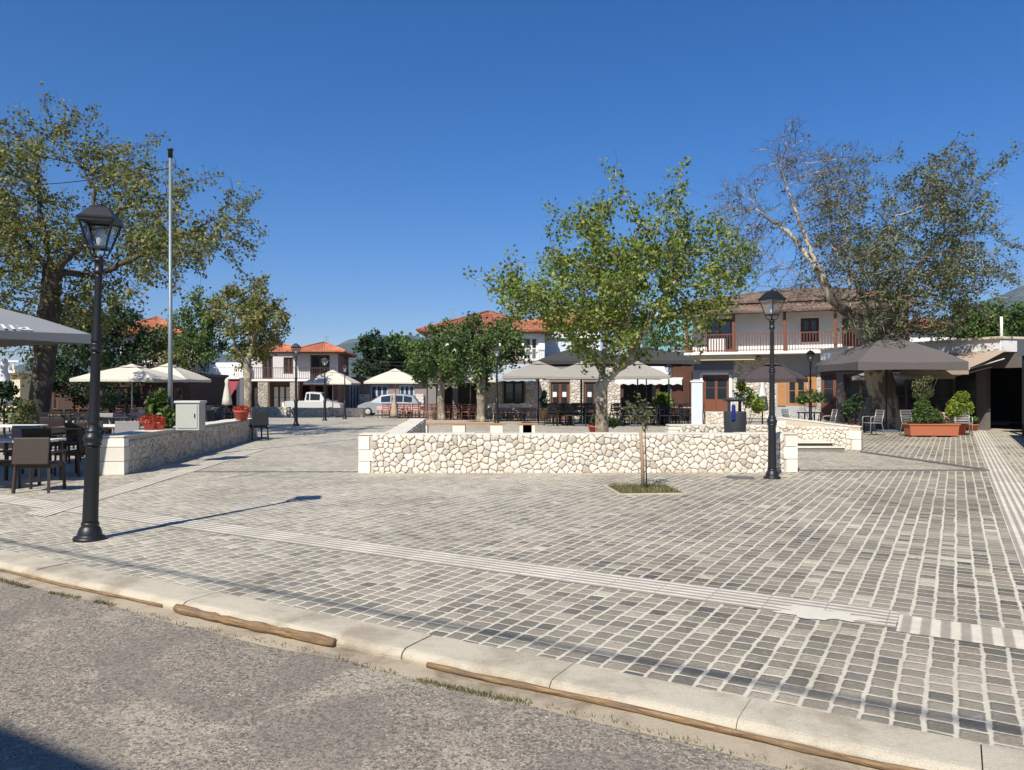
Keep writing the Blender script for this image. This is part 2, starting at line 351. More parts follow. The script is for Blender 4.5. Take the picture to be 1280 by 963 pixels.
def mat_clear():
    m, nt, b = newmat('lantern_glass')
    gl = nt.nodes.new('ShaderNodeBsdfGlossy'); gl.inputs['Roughness'].default_value = .05; gl.inputs[0].default_value = (.9, .95, 1, 1)
    tp = nt.nodes.new('ShaderNodeBsdfTransparent'); tp.inputs[0].default_value = (.9, .93, .94, 1)
    mx = nt.nodes.new('ShaderNodeMixShader'); mx.inputs[0].default_value = .22
    nt.links.new(tp.outputs[0], mx.inputs[1]); nt.links.new(gl.outputs[0], mx.inputs[2]); nt.links.new(mx.outputs[0], nt.nodes['Material Output'].inputs[0]); return m

PAV = mat_paving('plaza_setts', R(-30))
PAV2 = mat_paving('wedge_setts', 0.0, .13, .09, .35, 1.1, .008, .006)
RIB = mat_ribs('ribbed_tile_along', R(-30)); RIB2 = mat_ribs('ribbed_tile_across', R(60)); RIB3 = mat_ribs('ribbed_tile_band', R(60), .12, (.62, .56, .45), (.33, .29, .23), 9)
RIB4 = mat_ribs('ribbed_tile_left', R(95))
ASPH = mat_asphalt()
CONC = mat_concrete('kerb_concrete', (.47, .415, .32), (.31, .26, .19))
CONC2 = mat_concrete('gutter_concrete', (.37, .305, .22), (.17, .13, .088))
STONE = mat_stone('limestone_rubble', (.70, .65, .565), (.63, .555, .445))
STONEG = mat_stone('grey_rubble', (.40, .37, .33), (.32, .28, .24))
MORTAR = pbr('mortar', (.46, .40, .31), .95, .2, 12, bmp=.01)
QUOIN = pbr('dressed_limestone', (.68, .64, .555), .85, .12, 6, bmp=.008, bscale=35, island=.12)
COPING = pbr('wall_coping', (.62, .57, .48), .9, .18, 5, bmp=.012, bscale=30)
IRON = pbr('dark_cast_iron', (.013, .014, .016), .42, .2, 30, metal=.1, bmp=.002, bscale=60)
BLACK = pbr('black_frame', (.014, .013, .013), .5, .2)
STEELG = pbr('grey_aluminium', (.36, .35, .34), .4, .1, metal=.5)
GALV = pbr('galvanised_pole', (.20, .24, .245), .5, .15, 5, metal=.35)
CLEAR = mat_clear()
GLASS = mat_glass('window_glass'); GLASSB = mat_glass('blue_window_glass', (.03, .05, .09), .1)
WHITE = pbr('white_plaster', (.76, .755, .73), .9, .08, 1.2, bmp=.004, bscale=40)
CREAM = pbr('cream_plaster', (.62, .53, .36), .9, .1, 1.2)
BLUEW = pbr('pale_blue_plaster', (.55, .60, .65), .9, .06, 1.0)
GREYP = pbr('grey_plaster', (.36, .36, .37), .9, .12, 1.5)
DGREY = pbr('dark_grey_plaster', (.09, .10, .12), .85, .15, 1.5)
TURQ = pbr('turquoise_plaster', (.17, .40, .43), .9, .08, 1.5)
PINKW = pbr('pale_pink_plaster', (.52, .44, .43), .9, .06, 1.2)
SLABW = pbr('white_concrete_edge', (.70, .68, .63), .85, .1, 2)
WOOD = pbr('varnished_wood', (.16, .055, .026), .5, .3, 9, bmp=.003)
WOODD = pbr('dark_brown_wood', (.085, .035, .02), .55, .3, 9)
WOODO = pbr('orange_wood', (.38, .18, .065), .5, .25, 9)
WOODL = pbr('pale_wood', (.42, .25, .12), .6, .25, 9)
LOG = mat_log()
TERRA = pbr('terracotta', (.36, .11, .05), .75, .12, 9, bmp=.002)
TERRAP = pbr('terracotta_red_pot', (.42, .07, .045), .65, .12, 9)
def mat_tiles(name, col, col2):
    m, nt, b = newmat(name); co = objco(nt); sp = nt.nodes.new('ShaderNodeSeparateXYZ'); nt.links.new(co, sp.inputs[0])
    v = nt.nodes.new('ShaderNodeTexVoronoi'); v.inputs['Scale'].default_value = 4.5; nt.links.new(co, v.inputs['Vector'])
    sc = nt.nodes.new('ShaderNodeSeparateColor'); nt.links.new(v.outputs['Color'], sc.inputs[0])
    c = mixc(nt, sc.outputs[0], col, col2)
    row = mrange(nt, ma(nt, 'FRACT', ma(nt, 'MULTIPLY', sp.outputs[2], 6.0)), 0, .25, .45, 1)
    c = mixc(nt, 1., c, row, 'MULTIPLY'); c = mixc(nt, 1., c, ramp(nt, noise(nt, co, 1.4, 5, .7), [(.3, .65), (.7, 1.15)]), 'MULTIPLY')
    nt.links.new(c, b.inputs['Base Color']); b.inputs['Roughness'].default_value = .85; return m
TILE = mat_tiles('orange_roof_tiles', (.50, .15, .07), (.60, .22, .11)); TILEO = mat_tiles('old_brown_roof_tiles', (.12, .075, .05), (.27, .18, .13)); TILER = mat_tiles('red_brown_roof_tiles', (.30, .09, .05), (.38, .14, .08))
CANVC = mat_fabric('cream_canvas', (.72, .67, .56)); CANVG = mat_fabric('grey_canvas', (.13, .125, .12), .08); CANVN = mat_fabric('near_grey_canvas', (.27, .275, .28), .1); CANVT = mat_fabric('taupe_canvas', (.37, .34, .29), .2)
CANVD = mat_fabric('dark_canvas', (.06, .057, .055), .05); CANVW = mat_fabric('white_canvas', (.82, .82, .82), .25); CANVR = mat_fabric('dark_red_canvas', (.34, .07, .085), .2); CANVB = mat_fabric('beige_canvas', (.48, .38, .29), .2)
CANVS = mat_fabric('silver_canvas', (.42, .45, .49), .2); CLOTHR = mat_fabric('checked_cloth', (.62, .36, .36), .1)
WICKB = mat_wicker('shade_toned_wicker', (.05, .03, .023)); WICKG = mat_wicker('grey_wicker', (.36, .34, .33)); WICKK = mat_wicker('black_wicker', (.03, .027, .027))  # brown wicker colour is lowered to hold the shade on the terrace
L_PLANE = mat_leaf('plane_leaf', [(.055, .095, .018), (.10, .155, .028), (.16, .22, .04), (.24, .285, .055), (.36, .36, .09), (.13, .18, .034)], .42)
L_OLIVE = mat_leaf('dusty_leaf', [(.06, .085, .026), (.12, .15, .042), (.18, .21, .062), (.27, .27, .09), (.25, .18, .065), (.12, .15, .04)], .36)
L_DUST = mat_leaf('grey_green_leaf', [(.05, .07, .028), (.09, .12, .045), (.14, .17, .07), (.20, .21, .09), (.15, .11, .055), (.08, .11, .04)], .3)
L_AUT = mat_leaf('turning_leaf', [(.08, .12, .03), (.14, .18, .05), (.19, .22, .07), (.25, .25, .09), (.30, .19, .07), (.14, .17, .05)], .35)
L_DARK = mat_leaf('dark_leaf', [(.014, .028, .010), (.025, .05, .016), (.04, .07, .022), (.05, .085, .03)], .2)
L_MID = mat_leaf('green_leaf', [(.03, .06, .015), (.055, .10, .022), (.09, .145, .034), (.14, .19, .05)], .3)
L_LIME = mat_leaf('lime_leaf', [(.12, .18, .02), (.2, .27, .035), (.28, .34, .05)], .35)
L_RED = mat_leaf('red_flower', [(.45, .03, .03), (.55, .06, .04), (.35, .03, .03), (.5, .10, .04), (.06, .10, .02)], .25)
L_GRASS = mat_leaf('grass_blade', [(.05, .07, .02), (.10, .115, .035), (.22, .19, .09), (.28, .23, .12)], .25)
BARK = mat_bark('plane_bark', (.20, .16, .11), (.46, .40, .30)); BARKD = mat_bark('dark_bark', (.055, .042, .03), (.11, .09, .065)); BARKP = mat_bark('pale_mottled_bark', (.13, .105, .075), (.44, .385, .295), 1.5, .44, .54)
BARKS = mat_bark('branch_bark', (.06, .05, .038), (.15, .125, .10))
HAZE = True
# ================================================================ SETTING
# the land: one sheet out to the horizon
def sheet(name, pts, z, mat, sub=None):
    mb = MB(); mb.add([(p[0], p[1], z) for p in pts], [tuple(range(len(pts)))]); o = mb.build(name, mat); return tag(o, kind='structure')
GROUNDM = pbr('dry_earth_and_fields', (.16, .145, .09), .95, .3, .02, col2=(.07, .09, .04))
sheet('ground', [(-6000, -6000), (6000, -6000), (6000, 6000), (-6000, 6000)], -.6, GROUNDM)
# road
def stpoly(s0, s1, t0, t1): return [st(s0, t0), st(s1, t0), st(s1, t1), st(s0, t1)]
sheet('road', stpoly(-60, 60, -4.2, 3.70), -.075, ASPH)
# gutter, slightly wandering edge over the asphalt
mb = MB(); n = 160; s0, s1 = -22, 14
vs = []; 
for i in range(n + 1):
    s = s0 + (s1 - s0) * i / n
    e = 3.655 + .025 * math.sin(s * 1.7) + .014 * math.sin(s * 5.3 + 1) + random.uniform(-.016, .016)
    for t, z in ((e, -.0735), (e + .05, -.066), (3.9, -.060)): vs.append(st(s, t, z))
fs = []
for i in range(n):
    for k in range(2): a = i * 3 + k; fs.append((a, a + 3, a + 4, a + 1))
mb.add(vs, fs, 0, True); tag(mb.build('gutter', CONC2), kind='structure')
# kerb: segments about a metre long with a rounded nose
mb = MB(); s = -22 + .22
while s < 14:
    L = 1.04 if not (-5.3 < s < -4.2) else 1.08
    dt = random.uniform(-.008, .008); dz = random.uniform(-.005, .003); prof = []
    for t, z in ((3.845, -.12), (3.836, -.045), (3.839, -.030), (3.848, -.016), (3.862, -.006), (3.88, .000), (3.91, .003), (4.0, .0042), (4.10, .0048), (4.168, .0048), (4.172, -.02)): prof.append((t + dt, z + dz))
    m = 8; vs = []; fs = []
    for i in range(m + 1):
        ss = s + .003 + (L - .006) * i / m; chip = random.uniform(-.006, .006)
        if i in (0, m): chip += .006
        for j, (t, z) in enumerate(prof): vs.append(st(ss, t + (chip if j < 5 else 0), z - (abs(chip) * .6 if j in (2, 3, 4) else 0)))
    k = len(prof)
    for i in range(m):
        for j in range(k - 1): a = i * k + j; fs.append((a, a + k, a + k + 1, a + 1))
    fs.append(tuple(range(k))); fs.append(tuple(m * k + j for j in reversed(range(k))))
    mb.add(vs, fs, 0, False); s += L
tag(mb.build('kerb', CONC), kind='structure')
# plaza paving: a sheet that falls a little towards its far side
mb = MB(); ts = [4.165]; 
corner = lambda s, t: st(s, t)
Ys = [36 + 20 * i / 10 for i in range(11)]
def front_y(x): return (4.165 - .5 * x) / .866
xs = [-75 + 5 * i for i in range(31)]
vs = []; fs = []
rows = [None] + [40.0 * k / 40 for k in ()] 
for x in xs:
    fy = front_y(x); col = [fy]
    base = max(fy, 0)
    ylist = [fy + (36 - fy) * k / 6 for k in range(7)] if fy < 36 else [fy] * 7
    ylist += [max(fy, y) for y in Ys[1:]] + [max(fy, 80.0)]
    for y in ylist: vs.append((x, y, zg(y)))
m = 18
for i in range(len(xs) - 1):
    for j in range(m - 1):
        a = i * m + j; fs.append((a, a + m, a + m + 1, a + 1))
mb.add(vs, fs, 0, True); tag(mb.build('plaza_paving', PAV), kind='structure')
# guidance strips
tag(sheet('tactile_paving', stpoly(-24, -.36, 5.88, 6.33), .004, RIB), kind='structure')
tag(sheet('tactile_paving', stpoly(-.35, 4.5, 5.80, 6.24), .004, RIB3), kind='structure')
tag(sheet('tactile_paving', stpoly(.52, .96, 6.25, 42), .004, RIB2), kind='structure')
tag(sheet('tactile_paving', [(-6.35, 10.0), (-5.95, 9.8), (-6.6, 21), (-7.05, 21)], .008, RIB4), kind='structure')
tag(sheet('pavement', [st(.965, 4.17), st(1.9, 4.17), st(1.9, 42), st(.965, 42)], .0035, mat_paving('pinkish_setts', R(-30), .10, .10, .5, 1.2)), kind='structure')
DRAIN = pbr('drain_grate', (.13, .13, .125), .6, .2, 40, metal=.2)
tag(sheet('drain_channel', [(-6.6, 15.02), (-2.95, 15.02), (-2.95, 15.14), (-6.6, 15.14)], .005, DRAIN), kind='structure')
tag(sheet('paved_wedge', [(5.62, 15.32), (9.42, 15.32), (8.9, 19.55), (5.62, 20.3)], .006, PAV2), kind='structure')
mb = MB(); mb.box((7.55, 15.27, .012), (3.85, .10, .024)); d = Vector((-.52, 4.25, 0)); mb.box((9.16, 17.43, .02), (.10, 4.3, .04), rz=math.atan2(.52, 4.25)); tag(mb.build('wedge_edging', pbr('grey_edging_stone', (.13, .125, .115), .85, .15, 8), bevel=.006), kind='structure')
# cement repair beside the strip
mb = MB(); c = st(-.86, 5.97); c.z = .0075; pts = []
for k in range(44):
    a = 2 * math.pi * k / 44; r = .92 + .16 * math.sin(3 * a + 1) + .12 * math.sin(7 * a) + .08 * math.sin(13 * a) + random.uniform(-.14, .14)
    pts.append(c + A * (.36 * r * math.cos(a)) + U * (.15 * r * math.sin(a)))
mb.add([*pts, c + Vector((0, 0, .006))], [(k, (k + 1) % 44, 44) for k in range(44)], 0, True); tag(mb.build('cement_patch', pbr('spilled_cement', (.56, .52, .43), .95, .12, 10, bmp=.006)), kind='structure')
# manhole
mb = MB(); mb.lathe([(.26, 0), (.26, .012), (.23, .014), (.23, .010)], (X_(925, 14.1), 14.1, 0), 28); tag(mb.build('manhole_cover', DRAIN), 'small round iron manhole cover beside the foot of the right street lamp', 'manhole cover')

# ---------------------------------------------------------------- rubble walls
def clip(poly, p, nx, ny):
    out = []; m = len(poly)
    for i in range(m):
        a = poly[i]; b = poly[(i + 1) % m]; da = (a[0] - p[0]) * nx + (a[1] - p[1]) * ny; db = (b[0] - p[0]) * nx + (b[1] - p[1]) * ny
        if da <= 0: out.append(a)
        if (da < 0 < db) or (db < 0 < da):
            t = da / (da - db); out.append((a[0] + (b[0] - a[0]) * t, a[1] + (b[1] - a[1]) * t))
    return out
def cells(w, h, size, asp=1.25, rnd=None):
    rnd = rnd or random; pts = []; tries = int(w * h / size ** 2 * 26)
    for _ in range(tries):
        x, y = rnd.uniform(0, w), rnd.uniform(0, h); r = size * rnd.choice((.45, .7, .95, 1.0, 1.3))
        if all(((x - a) / asp) ** 2 + (y - b) ** 2 > (r * .9) ** 2 * .9 for a, b, _r in pts): pts.append((x, y, r))
    res = []
    for i, (x, y, _) in enumerate(pts):
        poly = [(0, 0), (w, 0), (w, h), (0, h)]
        near = sorted((((a - x) ** 2 + (b - y) ** 2), a, b) for j, (a, b, _r) in enumerate(pts) if j != i)[:16]
        for _, a, b in near:
            poly = clip(poly, ((x + a) / 2, (y + b) / 2), a - x, b - y)
            if len(poly) < 3: break
        if len(poly) >= 3: res.append(poly)
    return res
def rubble(mb, O, ux, uy, w, h, size=.2, depth=.024, gap=.005, asp=1.35, skip=None, mi=0, rnd=None):
    """lays stones over the rectangle O + a*ux + b*uy; each stone a low dome"""
    O = Vector(O); ux = Vector(ux).normalized(); uy = Vector(uy).normalized(); nn = ux.cross(uy)
    rnd = rnd or random
    for poly in cells(w, h, size, asp, rnd):
        cx = sum(p[0] for p in poly) / len(poly); cy = sum(p[1] for p in poly) / len(poly)
        if skip and skip(cx, cy): continue
        q = []
        m = len(poly)
        for i in range(m):  # cut the corners
            a = poly[i]; b = poly[(i + 1) % m]
            L = math.hypot(b[0] - a[0], b[1] - a[1])
            if L < .02: q.append(((a[0] + b[0]) / 2, (a[1] + b[1]) / 2)); continue
            for k in (.22, .5, .78): q.append((a[0] + (b[0] - a[0]) * k + rnd.uniform(-.004, .004), a[1] + (b[1] - a[1]) * k + rnd.uniform(-.004, .004)))
        if len(q) < 4: continue
        dd = depth * rnd.uniform(.6, 1.3); rings = []; tilt = (rnd.uniform(-.08, .08), rnd.uniform(-.08, .08))
        rad = sum(math.hypot(p[0] - cx, p[1] - cy) for p in q) / len(q)
        for shrink, z in ((gap, -.012), (gap, .35 * dd), (gap + .10 * rad, .85 * dd), (gap + .4 * rad, 1.0 * dd)):
            ring = []
            for x, y in q:
                dx, dy = x - cx, y - cy; L = math.hypot(dx, dy) + 1e-6; k = max(0.05, (L - shrink) / L)
                xx, yy = dx * k, dy * k; zz = z + ((tilt[0] * xx + tilt[1] * yy) if z > 0 else 0)
                ring.append(O + ux * (cx + xx) + uy * (cy + yy) + nn * zz)
            rings.append(ring)
        vs = [v for r in rings for v in r]; k = len(q); fs = []
        for i in range(3):
            for j in range(k): j2 = (j + 1) % k; fs.append((i * k + j, i * k + j2, (i + 1) * k + j2, (i + 1) * k + j))
        vs.append(O + ux * cx + uy * cy + nn * (1.02 * dd)); fs += [(3 * k + j, 3 * k + (j + 1) % k, 4 * k) for j in range(k)]
        mb.add(vs, fs, mi, True)
def stone_wall(name, p0, p1, h, th, label, mats=(MORTAR, STONE), size=.2, faces='ft', quoins=(True, True), z0=0, cop=True, h1=None, group=None, qh=.25):
    """p0-p1: foot line of the face that looks to the right-hand side of p0->p1"""
    p0 = Vector((*p0, z0)); p1 = Vector((*p1, z0)); d = (p1 - p0); L = d.length; d.normalize(); nn = d.cross(Vector((0, 0, 1)))  # outward
    back = -nn; h1 = h if h1 is None else h1; up = Vector((0, 0, 1))
    mb = MB(); e = .012
    c0, c1 = p0 + back * e, p1 + back * e; b0, b1 = p0 + back * (th - e), p1 + back * (th - e)
    dn = Vector((0, 0, -.1))
    vs = [c0 + d * e + dn, c1 - d * e + dn, b1 - d * e + dn, b0 + d * e + dn, c0 + d * e + up * (h - .02), c1 - d * e + up * (h1 - .02), b1 - d * e + up * (h1 - .02), b0 + d * e + up * (h - .02)]
    mb.add(vs, [(0, 1, 5, 4), (1, 2, 6, 5), (2, 3, 7, 6), (3, 0, 4, 7), (4, 5, 6, 7)], 0)
    r2 = random.Random(hash(label) & 0xffff)
    r2 = random.Random(sum(map(ord, label)))
    qw = .30 if quoins[0] else 0; qw2 = .30 if quoins[1] else 0
    slope = (p1 + up * (h1 - h) - p0).normalized()
    hh = min(h, h1) - .022
    if 'f' in faces: rubble(mb, p0 + d * qw * .82 + Vector((0, 0, -.02)) , d, up if abs(h - h1) < .02 else up, L - (qw + qw2) * .82, hh + .02, size, mi=1, rnd=r2)
    if 'b' in faces: rubble(mb, p1 + back * th, -d, up, L, hh, size, mi=1, rnd=r2)
    if '0' in faces: rubble(mb, p0 + back * th, nn, up, th, hh, size, mi=1, rnd=r2)
    if '1' in faces: rubble(mb, p1, back, up, th, hh, size, mi=1, rnd=r2)
    # quoins
    for on, base, sg in ((quoins[0], p0, 1), (quoins[1], p1, -1)):
        if not on: continue
        z = 0; i = 0; H = h if sg == 1 else h1
        while z < H - .06:
            bh = min(qh * r2.uniform(.85, 1.15), H - .045 - z)
            if bh < .07: break
            lw = (.34 if i % 2 else .22) * r2.uniform(.92, 1.08); o = .012
            c = base + d * sg * (lw / 2 - o) + back * (th / 2) + up * (z + bh / 2)
            mb.box(c, (lw, th + 2 * o, bh - .012), rz=math.atan2(d.y, d.x), mi=2); z += bh; i += 1
    if cop:
        s = 0; 
        while s < L - .02:
            w = min(r2.uniform(.25, .55), L - s)
            if L - s - w < .15: w = L - s
            f = (s + w / 2) / L; H = h + (h1 - h) * f; jj = r2.uniform(-.009, .006)
            p = p0 + d * s; q = p0 + d * (s + w - .006); za = h + (h1 - h) * s / L; zb = h + (h1 - h) * (s + w) / L
            o = .004; vs = []
            for zz in (-.024, 0):
                vs += [p + nn * o + up * (za + zz + jj), q + nn * o + up * (zb + zz + jj), q + back * (th + o) + up * (zb + zz + jj), p + back * (th + o) + up * (za + zz + jj)]
            mb.add(vs, [(0, 3, 2, 1), (4, 5, 6, 7), (0, 1, 5, 4), (1, 2, 6, 5), (2, 3, 7, 6), (3, 0, 4, 7)], 3); s += w
    o = mb.build(name, [mats[0], mats[1], QUOIN, COPING])
    b = o.modifiers.new('edge', 'BEVEL'); b.width = .008; b.segments = 2; b.limit_method = 'ANGLE'; b.angle_limit = R(50)
    return tag(o, label, 'stone wall', group)
stone_wall('stone_wall', (X_(449, 14.85), 14.85), (X_(996, 15.0), 15.0), .76, .40, 'long low cream rubble wall in the middle of the plaza, behind the sapling', size=.175, faces='f')
stone_wall('stone_wall', (-3.35 + .42, 22.2), (-2.95 + .42, 15.28), .76, .42, 'low return wall running away behind the left end of the middle rubble wall', size=.2, quoins=(False, False), faces='fb')
stone_wall('stone_wall', (-7.35, 14.55), (-8.42, 25.4), .74, .55, 'long shaded rubble wall on the left, carrying the cabinet and flower pots', size=.19, quoins=(True, True), faces='f', h1=.66, mats=(MORTAR, mat_stone('shade_toned_rubble', (.60, .54, .43), (.54, .45, .34))))  # darker copy of the rubble, this side's shade put into its colour
stone_wall('stone_wall', (X_(972, 21.4), 21.4), (X_(1076, 20.3), 20.3), .84, .38, 'short cream rubble parapet rising beside the steps, right of the middle', size=.17, faces='f', h1=.62)
stone_wall('stone_wall', (X_(836, 17.6), 17.6), (X_(990, 17.6), 17.6), .80, .35, 'low rubble wall behind the litter bin, left of the parapet', size=.16, faces='f', quoins=(True, False))
stone_wall('stone_wall', (X_(882, 33), 33), (X_(912, 33), 33), .62, .4, 'small cream rubble wall in front of the brown house door', size=.2, faces='f', quoins=(False, False))
stone_wall('stone_wall', (X_(366, 51.5), 51.5), (X_(453, 50.5), 50.5), .62, .4, 'pale stone wall at the far edge of the plaza before the parked cars', z0=zg(51), size=.24, faces='f', quoins=(False, True))
stone_wall('stone_wall', (X_(300, 52.5), 52.5), (X_(362, 52.5), 52.5), .66, .4, 'short pale stone garden wall below the two storey red roofed house', z0=zg(52), size=.24, faces='f', quoins=(False, False))
# steps
mb = MB()
for i, (y0, z) in enumerate(((19.75, .10), (20.1, .20))):
    mb.box(((5.62 + 8.55 - i * .12) / 2, y0 + .6, z / 2 + .0), (8.55 - i * .12 - 5.62, 1.2 - i * .2, z))
o = mb.build('stone_steps', pbr('grey_step_stone', (.20, .19, .17), .85, .15, 5, bmp=.004), bevel=.006)
for i, (y0, z) in enumerate(((19.75, .10), (20.1, .20))):
    tr_ = MB(); tr_.b2((5.62, y0 - .03, z + .001), (8.55 - i * .12, y0 + (.35 if i == 0 else .9), z + .032)); tr_.build('tread', COPING, o, bevel=.006)
tag(o, 'two wide pale stone steps between the middle wall and the parapet', 'steps')
# tree pit
pit = empty('tree_pit', (2.12, 12.4, 0), R(6), 'square kerbed tree pit with short grass round the thin sapling', 'tree pit')
mb = MB()
for a, b in (((-.52, -.55), (.52, -.55)), ((.52, -.55), (.52, .55)), ((.52, .55), (-.52, .55)), ((-.52, .55), (-.52, -.55))):
    mb.bar((a[0], a[1], .012), (b[0] - (b[0] - a[0]) * .05, b[1] - (b[1] - a[1]) * .05, .008), .05, .03)
mb.build('edging', pbr('worn_edging', (.42, .36, .27), .9, .2, 9), pit, bevel=.008)
mb = MB(); mb.box((0, 0, .006), (.98, 1.0, .018)); mb.build('soil', pbr('dry_soil', (.16, .12, .08), .95, .3, 15, bmp=.01), pit)
def blades(name, spots, hmin, hmax, w, parent=None, mat=None):
    v = []; f = []
    for i, (x, y, z) in enumerate(spots):
        a = random.uniform(0, 6.28); h = random.uniform(hmin, hmax); dx, dy = math.cos(a) * w, math.sin(a) * w; lx, ly = random.gauss(0, h * .4), random.gauss(0, h * .4)
        b = len(v); v += [(x - dx, y - dy, z), (x + dx, y + dy, z), (x + lx + dx * .3, y + ly + dy * .3, z + h), (x + lx - dx * .3, y + ly - dy * .3, z + h)]; f.append((b, b + 1, b + 2, b + 3))
    return npmesh(name, v, f, mat or L_GRASS, parent)
g = blades('grass', [(random.uniform(-.47, .47), random.uniform(-.48, .48), .012) for _ in range(2600)], .02, .075, .004, pit); g['kind'] = 'stuff'
sp = []
for (sa, sb, dens) in ((-9.2, -8.3, 500), (-8.0, -6.9, 700), (-6.6, -6.2, 200), (-6.0, -5.75, 150), (-2.75, -2.0, 450), (-13, -10.5, 500), (-5.6, -2.9, 260), (-1.9, .5, 260)):
    for _ in range(dens):
        s = random.uniform(sa, sb); t = 3.665 + random.gauss(0, .016) + .02 * math.sin(s * 3); sp.append(tuple(st(s, t, -.072)))
tag(blades('grass', sp, .006, .026, .0035), 'thin grass tufts growing along the gutter edge of the road', 'grass', kind='stuff')
# wooden poles lying in the gutter
def pole(s0, s1, t, r, label, sq=1.0):
    n = 22; pts = []; rs = []
    for i in range(n + 1):
        s = s0 + (s1 - s0) * i / n; pts.append(st(s, t + .010 * math.sin(s * 3.1) + random.uniform(-.004, .004), -.062 + r * .95)); rs.append(r * random.uniform(.74, 1.15))
    mb = MB(); mb.tube(pts, rs, 12); tag(mb.build('wooden_pole', LOG), label, 'wooden pole', 'wooden poles lying in the gutter')
pole(-5.15, -3.55, 3.795, .033, 'round weathered pole with a sawn end, lying in the gutter left of the middle')
pole(-2.80, .9, 3.822, .019, 'long splintered pole wedged under the kerb at the lower right')
pole(-10.5, -5.35, 3.815, .013, 'thin pale batten wedged along the kerb below the near lamp')

# ---------------------------------------------------------------- street lamps
def make_lamp():
    t = empty('street_lamp', (0, 0, 0), 0, 'lamp', 'street lamp')
    mb = MB(); mb.lathe([(.165, 0), (.165, .025), (.15, .04), (.125, .05), (.125, .06), (.115, .10), (.10, .135), (.085, .15), (.09, .165), (.09, .185), (.078, .195)], n=28); mb.build('base', IRON, t)
    mb = MB(); f = .1
    mb.lathe([(.078, .195), (.080, .22, f), (.072, 1.0, f), (.072, 1.02)], n=24)
    mb.lathe([(.072, 1.02), (.088, 1.03), (.088, 1.045), (.078, 1.055), (.095, 1.085), (.098, 1.11), (.08, 1.15), (.066, 1.16), (.078, 1.175), (.078, 1.19), (.062, 1.20), (.056, 1.25)], n=24)
    mb.lathe([(.056, 1.25), (.056, 1.27, f), (.048, 2.02, f), (.048, 2.04)], n=24)
    mb.lathe([(.048, 2.04), (.062, 2.05), (.066, 2.075), (.05, 2.10), (.058, 2.115), (.058, 2.13), (.043, 2.14)], n=24)
    mb.lathe([(.043, 2.14), (.043, 2.16, f), (.036, 2.86, f), (.036, 2.88)], n=24)
    mb.lathe([(.036, 2.88), (.055, 2.90), (.055, 2.93), (.045, 2.94), (.045, 3.02), (.06, 3.03), (.06, 3.05), (.03, 3.06), (.03, 3.08)], n=20)
    mb.build('post', IRON, t)
    la = MB(); zb, zt = 3.17, 3.46; rb, rt = .092, .172
    for k in range(4):
        a = math.pi / 4 + k * math.pi / 2; c, s_ = math.cos(a), math.sin(a); rb2, rt2 = rb * 1.35, rt * 1.38
        la.bar((rb2 * c, rb2 * s_, zb), (rt2 * c, rt2 * s_, zt), .018)
        a2 = a + math.pi / 2; la.bar((rb2 * c, rb2 * s_, zb), (rb2 * math.cos(a2), rb2 * math.sin(a2), zb), .024); la.bar((rt2 * c, rt2 * s_, zt), (rt2 * math.cos(a2), rt2 * math.sin(a2), zt), .03)
        la.tube([(.03 * c, .03 * s_, 3.07), (.09 * c, .09 * s_, 3.085), (.10 * c, .10 * s_, 3.12), (rb2 * c, rb2 * s_, zb)], .009, 6)
        cm = math.cos(a + math.pi / 4); sm = math.sin(a + math.pi / 4)
    la.build('lantern_frame', IRON, t, bevel=0)
    g = MB()
    for k in range(4):
        a = math.pi / 4 + k * math.pi / 2; a2 = a + math.pi / 2; r1, r2 = rb * 1.32, rt * 1.35
        g.add([(r1 * math.cos(a), r1 * math.sin(a), zb), (r1 * math.cos(a2), r1 * math.sin(a2), zb), (r2 * math.cos(a2), r2 * math.sin(a2), zt), (r2 * math.cos(a), r2 * math.sin(a), zt)], [(0, 1, 2, 3)])
    g.build('glass', CLEAR, t)
    r = MB(); q = math.pi / 4
    r.lathe([(.262, zt), (.267, zt + .018), (.235, zt + .04), (.14, zt + .13), (.125, zt + .135), (.125, zt + .15), (.06, zt + .17), (.02, zt + .18)], n=4, smooth=False, rot=q)
    r.lathe([(.02, zt + .17), (.026, zt + .19), (.008, zt + .215)], n=10); r.build('lantern_roof', IRON, t)
    b = MB(); b.lathe([(.02, 3.18), (.03, 3.22), (.055, 3.30), (.05, 3.37), (.02, 3.40)], n=14); b.build('bulb', pbr('frosted_bulb', (.75, .76, .75), .3, .03), t)
    return t
lamp = Maker(make_lamp()); LG = 'cast iron lantern street lamps'
l1 = lamp((X_(112, 8.35), 8.35, 0), R(12), 'nearest dark cast iron street lamp, at the kerb on the left', LG, 1.0); l1.rotation_euler = (0, R(1.8), R(12))
for px, Y, H, lab in ((965, 14.0, 3.47, 'dark street lamp standing in front of the right end of the middle wall'), (370, 33.5, 3.63, 'street lamp at the left edge of the far plaza, nearest of its three'),
                      (406, 41, 3.42, 'street lamp between the white van and the far umbrella, middle of its three'), (431, 45, 3.2, 'smallest street lamp at the end of the far pale wall, last of its three'),
                      (621, 35, 3.57, 'street lamp before the folding chairs, right of the slim trunk'), (836, 33.5, 2.72, 'short street lamp in front of the white awning'),
                      (194, 44, 3.5, 'small street lamp rising behind the cream umbrellas on the left'), (265, 54, 3.05, 'small street lamp in front of the red awning'),
                      (1013, 36, 3.45, 'street lamp under the balcony, between the two dark umbrellas'), (553, 46, 4.4, 'street lamp head among leaves beside the central tiled roof')):
    lamp((X_(px, Y), Y, zg(Y)), R(random.choice((0, 8, -6, 30))), lab, LG, H / 3.69)
